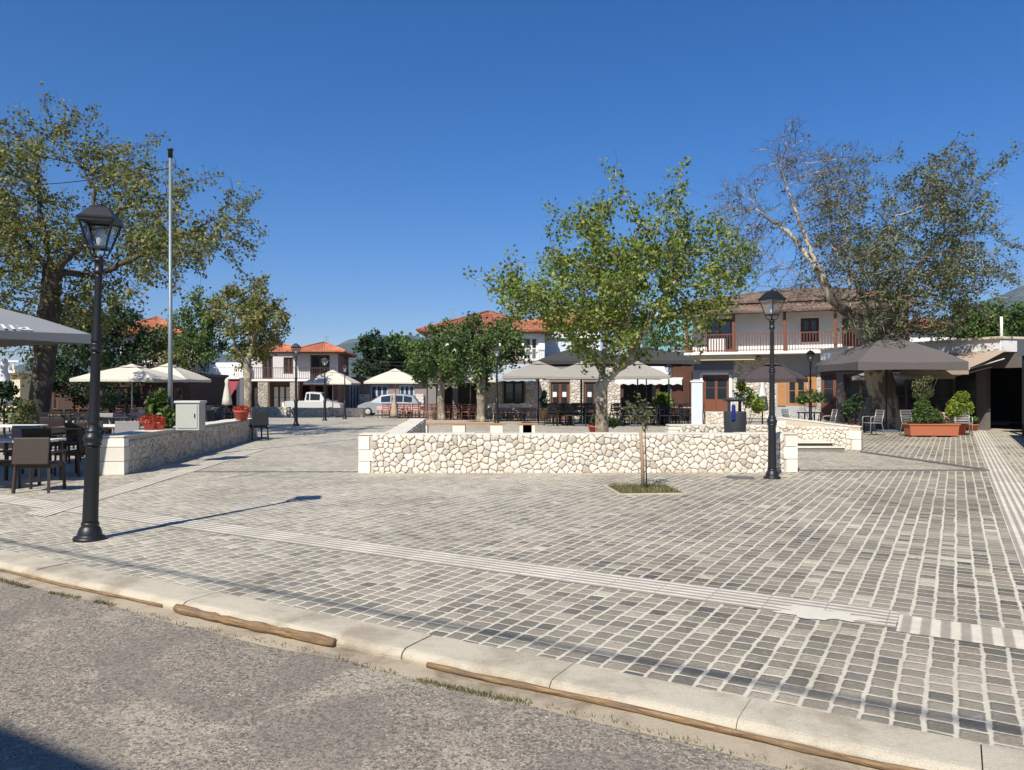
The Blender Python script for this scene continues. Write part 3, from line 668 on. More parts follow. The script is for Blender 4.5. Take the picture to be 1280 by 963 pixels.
# flagpole
fp = empty('flagpole', (X_(213, 18), 18, 0), 0, 'tall thin galvanised pole behind the grey cabinet on the left wall', 'pole')
mb = MB(); H = Z_(197, 18); mb.tube([(0, 0, 0), (0, 0, 3.2), (0, 0, 3.22), (.0, 0, H)], [.055, .05, .042, .035], 12); mb.build('pole', GALV, fp)
mb = MB(); mb.lathe([(.055, 0), (.055, .16), (.07, .17), (.07, .2), (.02, .22)], (0, 0, H), 10); mb.tube([(.0, 0, H), (.09, 0, H + .02), (.13, 0, H - .12), (.1, 0, H - .26), (.04, 0, H - .3)], .008, 5); mb.build('pulley', IRON, fp)
# overhead cable from the pole
mb = MB(); a = Vector((X_(213, 18), 18, H - .25)); b = Vector((-21, 20, 9.2)); mb.tube([a.lerp(b, k / 14) - Vector((0, 0, 1.2 * math.sin(math.pi * k / 14))) for k in range(15)], .012, 5); tag(mb.build('cable', BLACK), 'black overhead cable running left from the galvanised pole', 'cable')

# across the street behind the camera: a house and a power line whose shadows cross the road and paving
hb = empty('street_house', (0, 0, 0), 0, 'plain two storey house across the street behind the viewer', 'house')
mb = MB(); e = 7.0; tw = 2.0 - e * .993
mb.box(tuple(st(-16.4, tw - 4.9, e / 2 - .1)), (30, 9, e - .2), rz=R(-30)); mb.build('wall', WHITE, hb)
mb = MB(); mb.box(tuple(st(-16.4, tw - 4.9, e - .1)), (30.8, 9.8, .25), rz=R(-30)); mb.build('roof', TILE, hb)
pwr = []
for i, s in enumerate((-24, 20)):
    mb = MB(); mb.tube([st(s, -3.1, -.1), st(s, -3.1, 8.4)], [.14, .10], 10); tag(mb.build('utility_pole', WOODD), ['wooden utility pole at the far left of the street', 'wooden utility pole at the far right of the street'][i], 'utility pole')
for k, (t, z, r) in enumerate(((-3.05, 7.85, .022), (-3.35, 8.15, .012))):
    mb = MB(); a = st(-24, t, z); b = st(20, t, z); mb.tube([a.lerp(b, q / 20) - Vector((0, 0, .35 * math.sin(math.pi * q / 20))) for q in range(21)], r, 6); tag(mb.build('power_cable', BLACK), ['thick bundled power cable strung along the street', 'thinner upper power cable strung along the street'][k], 'cable')
# building just off the right edge; its shade falls over the right-hand pavement
rb = empty('corner_house', (0, 0, 0), 0, 'low flat roofed house beyond the right edge of the view', 'house')
mb = MB(); c = st(2.5 + 3, 0); 
s0 = .866 * 12.2 - .5 * 16.5; 
mb.box(tuple(st(s0 + 3, 21.2, 2.5)), (6, 11, 5), rz=R(-30)); mb.build('wall', CREAM, rb)
mb = MB(); mb.box(tuple(st(s0 + 3, 21.2, 5.06)), (6.4, 11.4, .14), rz=R(-30)); mb.build('roof', SLABW, rb)
# ================================================================ TREES
def colonize(att, start_pts, start_par, D, dk, maxit=160, wig=.15, seed=0):
    r = np.random.default_rng(seed)
    P = [np.array(p, float) for p in start_pts]; par = list(start_par)
    N = np.array(P); 
    d2 = ((att[:, None, :] - N[None]) ** 2).sum(2); near = d2.argmin(1); nd = np.sqrt(d2.min(1)); alive = np.ones(len(att), bool)
    for it in range(maxit):
        idx = np.where(alive)[0]
        if len(idx) == 0: break
        nn = near[idx]; v = att[idx] - N[nn]; L = np.linalg.norm(v, axis=1, keepdims=True); v = v / np.maximum(L, 1e-6)
        acc = {}
        u, inv = np.unique(nn, return_inverse=True); S = np.zeros((len(u), 3)); np.add.at(S, inv, v)
        new = []; npar = []
        for k, q in enumerate(u):
            s = S[k]; l = np.linalg.norm(s)
            if l < .05: s = v[np.where(inv == k)[0][0]]; l = 1
            s = s / l + r.normal(0, wig, 3); s /= np.linalg.norm(s); p = N[q] + s * D
            new.append(p); npar.append(int(q))
        base = len(N); new = np.array(new); N = np.vstack([N, new]); par += npar
        d2 = ((att[idx][:, None, :] - new[None]) ** 2).sum(2); m = d2.argmin(1); md = np.sqrt(d2.min(1))
        better = md < nd[idx]; bi = idx[better]; near[bi] = base + m[better]; nd[bi] = md[better]
        alive &= nd > dk
        # stuck attractors: give up after no progress
        stuck = idx[~better]; 
        if it > 60: alive[stuck] = False
        if len(N) > 20000: break
    return N, np.array(par)
def tree(name, Y, trunk, lobes, label, cat='tree', leafmat=None, bark=None, n_att=700, D=.28, dk=.42, leaf=.15, per=7, spread=.22, trunk_r=.2, tip=.009, depth=1.0, group=None, bare=None, seed=1, rmax=.035, zbase=None, dscale=1.0, twigs=0, limbs=(), pexp=1.45):
    """trunk: (px, py) points from the ground up; lobes: (px, py, radius_px[, dY[, weight]])"""
    r = np.random.default_rng(seed); rnd = random.Random(seed)
    zb = zg(Y) if zbase is None else zbase
    base = Vector((X_(trunk[0][0], Y), Y, zb)); m = Y / F
    tp = [np.array((0, 0, -.05))] + [np.array(at(p[0], p[1], Y + (p[2] if len(p) > 2 else 0)) - base) for p in trunk[1:]]
    # densify trunk
    P = [tp[0]]; par = [-1]
    for a, b in zip(tp[:-1], tp[1:]):
        k = max(1, int(np.linalg.norm(b - a) / D))
        for i in range(k): P.append(a + (b - a) * (i + 1) / k); par.append(len(P) - 2)
    for lb in limbs:   # (index fraction on trunk, pts...)
        st_i = min(range(len(P)), key=lambda i: np.linalg.norm(P[i] - np.array(at(lb[0][0], lb[0][1], Y + (lb[0][2] if len(lb[0]) > 2 else 0)) - base)))
        prev = st_i
        for q in lb[1:]:
            b = np.array(at(q[0], q[1], Y + (q[2] if len(q) > 2 else 0)) - base); a = P[prev]; k = max(1, int(np.linalg.norm(b - a) / D))
            for i in range(k):
                P.append(a + (b - a) * (i + 1) / k + r.normal(0, .02, 3)); par.append(prev); prev = len(P) - 1
    w = np.array([(lb[2] ** 2) * (lb[4] if len(lb) > 4 else 1) for lb in lobes], float); w /= w.sum(); att = []; own = []
    for i, lb in enumerate(lobes):
        k = max(6, int(n_att * w[i])); c = np.array(at(lb[0], lb[1], Y) - base); R_ = lb[2] * m
        dy = lb[3] if len(lb) > 3 and lb[3] is not None else None
        q = r.normal(0, 1, (k, 3)); q /= np.linalg.norm(q, axis=1, keepdims=True); q *= np.minimum(np.abs(r.normal(0, .72, (k, 1))), 1.7) * R_
        q[:, 1] = q[:, 1] * depth + (dy if dy is not None else r.uniform(-1, 1) * dscale)
        att.append(q + c)
    att = np.vstack(att); att = att[att[:, 2] > .35]
    N, par = colonize(att, P, par, D, dk, wig=.16, seed=seed)
    n = len(N); kidsn = [[] for _ in range(n)]
    for i in range(1, n): 
        if par[i] >= 0: kidsn[par[i]].append(i)
    rad = np.zeros(n); 
    for i in range(n - 1, -1, -1):
        rad[i] = tip if not kidsn[i] else sum(rad[k] ** 2.25 for k in kidsn[i]) ** (1 / 2.25)
    ex = math.log(trunk_r / tip) / math.log(max(rad[0] / tip, 1.5)); rad = np.maximum(tip * (rad / tip) ** .55, trunk_r * (rad / rad[0]) ** pexp)
    # root flare
    for i in range(n):
        if N[i][2] < .35 and np.hypot(N[i][0], N[i][1]) < trunk_r * 3 and rad[i] > trunk_r * .7: rad[i] *= 1 + .35 * (1 - max(N[i][2], 0) / .35)
    root = empty(name, base, 0, label, cat, group)
    mb = MB(); stack = [(0, None)]
    while stack:
        i, p0 = stack.pop(); ch = [] if p0 is None else [p0]; ch.append(i); j = i
        while kidsn[j]:
            ks = sorted(kidsn[j], key=lambda k: -rad[k])
            for k in ks[1:]: stack.append((k, j))
            j = ks[0]; ch.append(j)
        if len(ch) < 2: continue
        rs = [rad[k] for k in ch]
        if p0 is not None: rs[0] = min(rad[p0], rs[1] * 1.15)
        big = rs[1] if len(rs) > 1 else rs[0]; sd_ = 12 if big > .08 else 7 if big > .03 else 4
        pts = [Vector(N[k]) for k in ch]
        if big > .08:
            rs = [x * rnd.uniform(.93, 1.07) for x in rs]
        mb.tube(pts, rs, sd_, cap=True)
    mb.build('trunk', bark or BARK, root)
    if twigs:
        tw = MB(); tt = np.where(rad < rmax * .8)[0]; tt = tt[N[tt][:, 2] > 1.2]
        for i in tt:
            d0 = N[i] - N[par[i]]; d0 /= max(np.linalg.norm(d0), 1e-6)
            for _ in range(twigs):
                d1 = d0 * .9 + r.normal(0, .6, 3) + np.array([0, 0, .25]); d1 /= np.linalg.norm(d1); L = r.uniform(.18, .5); a = N[i]; b = a + d1 * L * .5 + r.normal(0, .03, 3); c = b + d1 * L * .5 + r.normal(0, .05, 3)
                tw.tube([Vector(a), Vector(b), Vector(c)], [tip * .7, tip * .55, tip * .3], 3, cap=False)
        tw.build('twigs', BARKS, root)
    # leaves
    tips = np.where(rad < rmax)[0]; tips = tips[N[tips][:, 2] > .5]
    pos = N[tips]
    if bare is not None:
        keep = np.array([r.uniform() < bare(*(CX + (p[0] + base.x) / (p[1] + base.y) * F, HY + (EYE - p[2] - base.z) / (p[1] + base.y) * F)) for p in pos]); pos = pos[keep]
    c = np.repeat(pos, per, axis=0); k = len(c)
    # each twig carries its leaves on one side more than the other, so the crown stays uneven
    off = np.repeat(r.normal(0, spread * .55, (len(pos), 3)), per, axis=0)
    c = c + off + r.normal(0, spread * .6, (k, 3))
    a = r.normal(0, 1, (k, 3)); a /= np.linalg.norm(a, axis=1, keepdims=True); nrm = r.normal(0, 1, (k, 3)) * .8 + np.array([0, 0, .55]); 
    bb = np.cross(nrm, a); bb /= np.maximum(np.linalg.norm(bb, axis=1, keepdims=True), 1e-6); n3 = np.cross(a, bb)
    s = (leaf * r.uniform(.55, 1.15, (k, 1)))
    q0 = c - a * s * .5; q2 = c + a * s * .5; q1 = c + bb * s * .42 + n3 * s * .14; q3 = c - bb * s * .42 + n3 * s * .14
    V = np.stack([q0, q1, q2, q3], 1).reshape(-1, 3); Fc = (np.arange(k)[:, None] * 4 + np.array([[0, 1, 2, 3]]))
    # fold along the midrib: two triangles
    T = np.concatenate([Fc[:, [0, 1, 2]], Fc[:, [0, 2, 3]]], 0)
    npmesh('crown', V, T, leafmat or L_PLANE, root)
    print('TREE', label[:40], 'nodes', n, 'leaves', k)
    return root
tree('plane_tree', 20, [(753, 541), (752, 515), (751, 492), (753, 470)], [
    (768, 412, 34), (700, 398, 32), (720, 340, 40), (652, 372, 26), (640, 355, 18), (598, 350, 13, None, .8), (618, 362, 14), (745, 275, 26), (758, 243, 13), (760, 226, 6, None, 2), (800, 335, 42), (850, 310, 36),
    (848, 245, 20), (850, 215, 8, None, 2), (885, 300, 28), (905, 345, 28), (862, 385, 38), (805, 398, 38), (702, 268, 14), (688, 256, 7, None, 2), (640, 388, 18), (672, 372, 28), (725, 290, 18), (868, 268, 16), (775, 262, 8), (822, 272, 7, None, 2), (745, 385, 50), (770, 330, 40), (912, 300, 12),
    (740, 445, 8)],
    'broad leafy plane tree with a pale trunk behind the middle rubble wall', leafmat=L_PLANE, n_att=2300, D=.17, dk=.25, per=17, leaf=.115, spread=.2, twigs=1, pexp=1.6, trunk_r=.165, dscale=1.5, seed=5,
    limbs=[[(751, 478), (772, 462), (790, 446, -.3), (798, 425, -.3), (818, 390, -.4), (845, 350, 0)], [(753, 470), (735, 440, .3), (710, 415, .3), (690, 400, .5)], [(753, 470), (758, 420, .4), (752, 370, .6), (748, 320, .5)], [(790, 446, -.3), (785, 400, -.8), (800, 340, -.8)]])
def bare_r(px, py):
    f = .08 if px < 1020 else .25 if px < 1070 else .75
    if py < 235 and px < 1120: f *= .5
    return f
tree('old_plane_tree', 30, [(1112, 545), (1104, 500), (1098, 465), (1092, 440)], [
    (940, 262, 34, None, 1.6), (925, 240, 14, None, 3), (972, 205, 26, None, 1.8), (968, 182, 12, None, 3), (1000, 200, 18, None, 2), (1010, 250, 42, None, 1.3), (945, 320, 42, None, 1.4), (1058, 240, 34, None, 1.3), (1040, 200, 16, None, 3), (1110, 300, 45), (1150, 262, 42), (1182, 225, 24), (1200, 290, 36), (1152, 350, 45), (1225, 335, 24), (1255, 340, 18), (1090, 375, 45),
    (1228, 210, 9, None, 3), (1128, 190, 8, None, 3), (1205, 200, 12, None, 2), (1050, 335, 38), (1128, 402, 32), (1000, 365, 26), (930, 230, 12), (1175, 390, 28), (1020, 300, 35), (1070, 400, 26), (1160, 205, 10, None, 2), (1085, 205, 12, None, 2), (1262, 318, 12)],
    'huge old plane tree with a mottled trunk and half bare crown on the right', leafmat=L_DUST, bark=BARKP, n_att=6000, D=.2, dk=.26, per=12, leaf=.12, spread=.20, trunk_r=.52, tip=.009, twigs=3, pexp=2.05, rmax=.045, dscale=2.2, seed=9, bare=bare_r,
    limbs=[[(1092, 440), (1068, 400, -.6), (1040, 375, -1), (1022, 335, -1.2), (1005, 290, -1), (985, 240, -.8), (975, 205, -.6)], [(1040, 375, -1), (1000, 345, -1.3), (960, 320, -1.2), (935, 300, -1)], [(1022, 335, -1.2), (985, 290, -.2), (945, 262, .3)], [(1066, 345, .2), (1058, 290, .6), (1045, 235, .9), (1042, 205, 1)], [(1092, 440), (1085, 385, .2), (1066, 345, .2), (1062, 290, .5)], [(1092, 440), (1098, 370, -.4), (1094, 330, -.5), (1120, 270, -.5)], [(1092, 440), (1120, 380, .5), (1150, 330, .6), (1190, 280, 1)], [(1085, 385, .2), (1040, 300, 1.2), (1035, 240, 1)]])
tree('plane_tree', 24, [(42, 560), (46, 520), (54, 470), (60, 400), (66, 340)], [
    (58, 150, 30), (45, 118, 10, None, 2), (25, 225, 48), (118, 205, 36), (40, 320, 55), (130, 290, 48), (180, 245, 28), (238, 248, 26), (282, 240, 18), (292, 290, 22), (250, 320, 26), (196, 320, 32), (90, 375, 45), (20, 390, 45), (-30, 260, 60), (150, 360, 30), (303, 298, 10), (160, 150, 14), (85, 180, 26), (-20, 170, 30), (10, 135, 12), (285, 222, 8), (150, 232, 26), (225, 290, 20), (290, 340, 14), (205, 268, 30), (212, 308, 32), (182, 295, 30), (170, 215, 18, None, 2), (248, 290, 26), (70, 300, 40), (265, 315, 18)],
    'tall old plane tree with a dark trunk behind the left lamp', leafmat=L_OLIVE, bark=BARKD, n_att=4000, D=.19, dk=.26, per=9, leaf=.125, spread=.19, twigs=1, pexp=1.7, trunk_r=.31, tip=.010, rmax=.04, dscale=2.0, seed=21,
    limbs=[[(66, 340), (110, 300, -.5), (150, 262, -.5), (200, 245, -.5), (235, 235, -.3)], [(66, 340), (120, 345, .5), (175, 320, .6), (230, 295, .4), (275, 270, .3)], [(66, 340), (50, 270, .3), (45, 200, .3)], [(66, 340), (20, 290, -.3), (-20, 240)], [(110, 300, -.5), (120, 240), (90, 190)]])
tree('small_tree', 46, [(309, 518), (310, 480), (309, 455)], [(308, 378, 18), (330, 395, 22), (350, 412, 14), (288, 405, 20), (322, 430, 22), (275, 388, 14), (320, 358, 12), (300, 435, 18), (345, 375, 8), (362, 395, 7, None, 2), (290, 365, 10), (335, 352, 5, None, 2)],
    'round leafy tree with some yellowing leaves before the two storey house', leafmat=L_AUT, n_att=800, D=.26, dk=.34, per=20, leaf=.2, spread=.26, trunk_r=.22, tip=.016, rmax=.06, seed=3, group='small trees round the plaza')
tree('small_tree', 47, [(243, 520), (242, 480), (243, 465)], [(245, 385, 12), (245, 410, 18), (260, 430, 18), (262, 400, 14), (240, 440, 20), (275, 430, 12), (240, 365, 6, None, 2), (265, 370, 8)],
    'slender green tree with a whitewashed trunk behind the grey cabinet', leafmat=L_MID, n_att=600, D=.26, dk=.34, per=20, leaf=.2, spread=.26, trunk_r=.2, tip=.016, rmax=.06, seed=4, group='small trees round the plaza', bark=mat_bark('whitewashed_bark', (.42, .38, .30), (.62, .58, .50)))
tree('small_tree', 49, [(230, 520), (230, 480), (229, 465)], [(215, 425, 15), (225, 440, 18), (205, 440, 12), (222, 405, 10), (228, 460, 14), (212, 460, 9)],
    'shorter bushy tree with a pale trunk just left of the slender one', leafmat=L_AUT, n_att=460, D=.26, dk=.34, per=20, leaf=.2, spread=.26, trunk_r=.2, tip=.016, rmax=.06, seed=6, group='small trees round the plaza', bark=bpy.data.materials['whitewashed_bark'])
tree('small_tree', 38, [(601, 528), (601, 495), (602, 470)], [(602, 440, 28), (575, 430, 20), (632, 432, 20), (592, 405, 12), (565, 452, 16), (625, 412, 13), (645, 445, 10), (600, 465, 12), (578, 410, 8)],
    'green tree with a straight pale trunk beside the folding chairs', leafmat=L_MID, n_att=1000, D=.22, dk=.3, per=22, leaf=.17, spread=.22, trunk_r=.2, tip=.014, rmax=.05, seed=8, group='small trees round the plaza')
tree('small_tree', 42, [(552, 524), (551, 500), (552, 485)], [(545, 440, 20), (540, 465, 16), (522, 452, 12), (562, 412, 9), (560, 455, 18), (548, 415, 8), (575, 470, 9), (525, 475, 8)],
    'low dark green tree left of the central tiled roof', leafmat=L_MID, n_att=800, D=.24, dk=.32, per=22, leaf=.18, spread=.24, trunk_r=.2, tip=.014, rmax=.05, seed=12, group='small trees round the plaza')
tree('evergreen_tree', 42, [(128, 540), (128, 500), (128, 470)], [(130, 415, 34), (100, 438, 26), (165, 428, 24), (148, 395, 16), (185, 425, 14), (70, 450, 20), (140, 455, 26), (90, 400, 22), (190, 452, 8), (60, 470, 22), (110, 480, 22), (95, 500, 16)],
    'dense dark tree behind the left lamp and the cream umbrellas', leafmat=L_DARK, bark=BARKD, n_att=1300, D=.24, dk=.32, per=20, leaf=.2, spread=.24, trunk_r=.25, tip=.012, rmax=.06, seed=31)
for i, (tr_, lb, lab) in enumerate((((478, 470), [(462, 438, 11), (480, 448, 14), (464, 428, 6, 0, 2), (470, 462, 14), (455, 455, 9)], 'dark bushy tree behind the far umbrellas, left of its group'),
                                    ((500, 470), [(496, 440, 12), (496, 428, 6, 0, 2), (505, 455, 15), (490, 465, 12)], 'dark bushy tree with a pointed top, middle of its group'),
                                    ((524, 470), [(516, 438, 9), (524, 450, 13), (515, 465, 12), (530, 462, 10), (512, 429, 4, 0, 3)], 'dark bushy tree nearest the central house, right of its group'))):
    tree('background_tree', 72 + i * 2, [(tr_[0], 500), (tr_[0], 485)], lb, lab, leafmat=L_DARK if i != 1 else L_MID, bark=BARKD, n_att=520, D=.36, dk=.45, per=30, leaf=.42, spread=.42, trunk_r=.3, tip=.03, rmax=.12, seed=40 + i, group='dark trees behind the far umbrellas', dscale=1.0, zbase=-.4)
for i, (c0, lb, lab) in enumerate(((1205, [(1195, 402, 12), (1212, 395, 15), (1205, 412, 14)], 'green bush rising over the low right roof, left of its group'), (1240, [(1238, 398, 18), (1250, 408, 16), (1228, 410, 14)], 'tall green bush over the low right roof, middle of its group'),
                                   (1285, [(1275, 398, 16), (1290, 405, 22), (1270, 412, 12)], 'green bush over the low right roof at the right edge'))):
    tree('background_bush', 46, [(c0, 520), (c0, 425)], lb, lab, cat='bush', leafmat=L_MID, n_att=520, D=.26, dk=.34, per=26, leaf=.22, spread=.26, trunk_r=.12, tip=.014, rmax=.08, seed=50 + i, group='bushes behind the low right building', dscale=.6)

# sapling and stake in the pit
sp_ = empty('sapling', (X_(806, 12.5), 12.5, 0), 0, 'thin young sapling with sparse grey green leaves tied to a stake', 'sapling')
mb = MB(); sv = []
for (px, py, dy) in ((775, 508, .1), (785, 500, -.1), (797, 497, 0), (808, 505, .1), (814, 515, -.1), (792, 515, .15), (782, 522, -.1), (805, 524, .05)):
    p = at(px, py, 12.5 + dy) - sp_.location; q = Vector((0, 0, 1.0 + random.uniform(-.1, .1))); md = p.lerp(q, .45) + Vector((random.uniform(-.03, .03), 0, .02))
    mb.tube([q, md, p], [.007, .005, .003], 5)
    for k in range(30): c = q.lerp(md, random.random()) if k < 6 else md.lerp(p, random.uniform(0, 1.1)); sv.append(c + Vector([random.gauss(0, .045) for _ in range(3)]))
mb.tube([(.03, 0, 0), (.02, 0, .5), (0, 0, 1.1)], [.013, .011, .008], 6); mb.build('trunk', BARKS, sp_)
V = []; T = []
for c in sv:
    a = Vector([random.gauss(0, 1) for _ in range(3)]).normalized(); b = a.orthogonal().normalized(); s = random.uniform(.02, .04); k = len(V)
    V += [c - a * s, c + b * s * .45, c + a * s, c - b * s * .45]; T.append((k, k + 1, k + 2, k + 3))
npmesh('crown', V, T, L_DUST, sp_)
mb = MB(); mb.tube([(X_(804, 12.4), 12.4, 0), (X_(803, 12.4), 12.4, .5), (X_(800.5, 12.4), 12.4, 1.03)], [.028, .03, .027], 9); tag(mb.build('wooden_stake', pbr('stake_wood', (.30, .21, .13), .9, .3, 20, bmp=.006)), 'upright brown wooden stake supporting the sapling', 'stake')

# ================================================================ SHRUBS AND POTS
def leafball(name, parent, blobs, n, leaf, mat, asp=1.0, up=0):
    k = len(blobs); r = rng; C = []
    for (c, rad) in blobs:
        m = max(4, n // k); q = r.normal(0, 1, (m, 3)); q /= np.linalg.norm(q, axis=1, keepdims=True); q *= (r.uniform(.25, 1, (m, 1)) ** .6) * np.array(rad if hasattr(rad, '__len__') else (rad,) * 3); C.append(q + np.array(c))
    C = np.vstack(C); k = len(C); a = r.normal(0, 1, (k, 3)) + np.array([0, 0, up]); a /= np.linalg.norm(a, axis=1, keepdims=True); nr = r.normal(0, 1, (k, 3)); b = np.cross(nr, a); b /= np.linalg.norm(b, axis=1, keepdims=True)
    s = leaf * r.uniform(.6, 1.2, (k, 1)); V = np.stack([C - a * s * .5 * asp, C + b * s * .28, C + a * s * .5 * asp, C - b * s * .28], 1).reshape(-1, 3)
    return npmesh(name, V, np.arange(k * 4).reshape(-1, 4), mat, parent)
def pot_plant(loc, label, potr, poth, blobs, n, leaf, mat, potmat=TERRAP, stem=True, asp=1.0, up=0, cat='potted plant', name='potted_plant', group=None):
    t = empty(name, loc, 0, label, cat, group)
    mb = MB(); mb.lathe([(potr * .68, 0), (potr * .9, poth * .82), (potr * 1.0, poth * .83), (potr * 1.04, poth), (potr * .92, poth), (potr * .88, poth * .9)], n=20); mb.build('pot', potmat, t)
    mb = MB()
    for c, r_ in blobs: mb.tube([(0, 0, poth * .9), Vector(c) * .5 + Vector((0, 0, poth * .5)), c], [.015, .01, .005], 5)
    mb.build('stem', BARKS, t); leafball('foliage', t, blobs, n, leaf, mat, asp, up); return t
WT = .72
def onwall(px, Y, z=.70): return (X_(px, Y), Y, z)
pot_plant(onwall(187, 16.8, .72), 'terracotta pot of red flowers, left one on the left wall', .15, .20, [((0, 0, .27), (.2, .15, .10)), ((-.12, -.05, .2), (.1, .1, .1)), ((.05, -.1, .2), (.1, .08, .08))], 420, .055, L_RED)
pot_plant(onwall(200, 16.9, .72), 'smaller terracotta pot of red flowers beside the cabinet', .12, .18, [((0, 0, .24), (.13, .12, .08)), ((.06, -.06, .18), (.08, .08, .08))], 260, .055, L_RED)
pot_plant((X_(196, 17.6) , 17.7, 0), 'leafy green shrub in a pot behind the red flowers', .2, .4, [((0, 0, 1.15), (.26, .22, .35)), ((-.12, 0, 1.3), (.15, .15, .22)), ((.18, 0, 1.0), (.2, .2, .3)), ((.05, 0, 1.45), (.12, .12, .14)), ((0, 0, .8), (.3, .25, .2))], 900, .15, L_MID, asp=1.5, up=.6)
pot_plant(onwall(302, 23.4, .66), 'red flowering pot at the far end of the left wall', .24, .30, [((0, 0, .36), (.28, .24, .09))], 420, .07, L_RED)
# long terracotta planter
pl = empty('planter', (X_(1170, 25.6), 25.9, 0), R(-3), 'long terracotta trough planted with a dark conifer bush on the right', 'planter')
mb = MB(); w, d_, h = 1.62, .5, .44
for z0, z1, k0, k1 in ((.05, h, .95, 1.0),):
    vs = []
    for z, k in ((z0, k0), (z1, k1)): vs += [(-w / 2 * k, -d_ / 2 * k, z), (w / 2 * k, -d_ / 2 * k, z), (w / 2 * k, d_ / 2 * k, z), (-w / 2 * k, d_ / 2 * k, z)]
    mb.add(vs, [(0, 3, 2, 1), (4, 5, 6, 7), (0, 1, 5, 4), (1, 2, 6, 5), (2, 3, 7, 6), (3, 0, 4, 7)])
mb.build('trough', TERRA, pl, bevel=.01)
mb = MB(); mb.box((0, -d_ / 2 - .005, h - .02), (w + .05, .04, .05)); mb.box((0, d_ / 2 + .005, h - .02), (w + .05, .04, .05)); mb.box((-w / 2 - .005, 0, h - .02), (.04, d_ - .03, .05)); mb.box((w / 2 + .005, 0, h - .02), (.04, d_ - .03, .05)); mb.build('rim', TERRA, pl, bevel=.006)
mb = MB()
for x in (-.65, 0, .65): mb.box((x, 0, .025), (.14, .4, .05))
mb.build('foot', TERRA, pl)
mb = MB(); mb.tube([(-.25, 0, .4), (-.25, 0, 1.2)], [.02, .008], 6); mb.tube([(.2, 0, .4), (.25, .1, 1.0)], [.015, .006], 6)
for k in range(7): mb.tube([(-.3 + .03 * k, 0, .8), (-.42 + .07 * k, .05, 1.4), (-.5 + .12 * k, .0, 2.0)], [.009, .007, .004], 5)
mb.build('stem', BARKS, pl)
leafball('conifer_foliage', pl, [((-.25, 0, .62), (.46, .32, .24)), ((-.25, 0, .85), (.36, .28, .22)), ((-.28, 0, 1.08), (.24, .22, .2)), ((-.3, 0, 1.28), (.12, .12, .16)), ((.1, 0, .7), (.3, .25, .2))], 3600, .09, L_DARK if False else L_MID, 1.5, .3)
leafball('reddish_foliage', pl, [((-.32, 0, 1.7), (.34, .2, .28)), ((-.1, 0, 1.5), (.2, .18, .2)), ((-.45, 0, 1.45), (.15, .15, .2)), ((-.1, 0, 1.95), (.18, .15, .12))], 1500, .07, L_DUST, 1.2)
leafball('low_foliage', pl, [((-.7, 0, .48), (.12, .2, .06)), ((.35, 0, .5), (.4, .2, .07))], 260, .07, L_MID)
pot_plant((X_(1199, 26.9), 26.9, 0), 'bright green rounded shrub in a pot behind the terracotta trough', .25, .38, [((0, 0, 1.0), (.42, .35, .38)), ((.1, 0, 1.35), (.25, .22, .2)), ((-.2, 0, .8), (.3, .25, .25)), ((.3, 0, .95), (.2, .2, .28))], 2600, .1, L_LIME)
pot_plant((X_(1210, 29.8), 29.5, 0), 'small terracotta pot with low green leaves at the right', .22, .26, [((0, 0, .42), (.28, .22, .14))], 300, .1, L_MID, potmat=TERRA)
# potted shrubs behind the parapet and the middle wall
pot_plant((X_(1013, 27), 27, 0), 'round potted citrus tree on a thin stem, behind the parapet, left one', .2, .35, [((0, 0, 1.35), (.42, .35, .26)), ((-.3, 0, 1.25), (.22, .2, .18)), ((.3, 0, 1.3), (.25, .2, .16))], 950, .11, L_MID)
pot_plant((X_(1066, 27), 27, 0), 'loose dark potted shrub behind the right end of the parapet', .2, .35, [((0, 0, 1.0), (.42, .35, .30)), ((-.2, 0, .8), (.25, .2, .2)), ((.15, 0, 1.3), (.16, .16, .12))], 900, .12, L_DARK)
pot_plant((X_(934, 24), 24, 0), 'yellow green potted tree behind the litter bin', .22, .35, [((-.1, 0, 1.45), (.36, .3, .26)), ((.2, 0, 1.2), (.34, .3, .25)), ((-.2, 0, 1.7), (.16, .15, .14)), ((.35, 0, 1.05), (.2, .2, .2))], 1100, .12, L_LIME)
pot_plant((X_(829, 35), 35, 0), 'fern like lime green plant on a dark stand under the white awning', .3, .55, [((0, 0, 1.0), (.5, .4, .3)), ((0, 0, 1.25), (.3, .3, .15))], 750, .18, L_LIME, potmat=DGREY, asp=1.6, up=.5)
pot_plant((X_(680, 40), 40, 0), 'small potted bush in a wooden tub beside the folding chairs', .28, .5, [((0, 0, .9), (.3, .3, .4)), ((0, 0, 1.3), (.15, .15, .25))], 500, .14, L_DARK, potmat=WOODL)
pot_plant((X_(12, 21), 21, 0), 'dark leafy shrub in a pot at the far left edge', .35, .45, [((0, 0, 1.1), (.45, .4, .45)), ((.25, 0, .8), (.3, .3, .3)), ((-.1, 0, 1.6), (.3, .3, .25))], 1000, .14, L_DARK, potmat=DGREY)
pot_plant((X_(29, 20), 20, 0), 'pale dusty shrub in a pot just left of the old trunk', .3, .4, [((0, 0, .85), (.35, .3, .35)), ((.1, 0, 1.15), (.2, .2, .2))], 500, .12, L_DUST, potmat=DGREY)
pot_plant((X_(135, 27), 27, 0), 'round clipped shrub in a pot behind the near lamp post', .25, .6, [((0, 0, 1.15), (.4, .35, .28))], 700, .10, L_DARK)
pot_plant((X_(745, 27.5), 27.5, 0), 'low dark planted pot at the foot of the leafy plane tree', .3, .3, [((.2, 0, .5), (.5, .3, .22)), ((.6, 0, .4), (.3, .2, .18))], 500, .14, L_DARK)

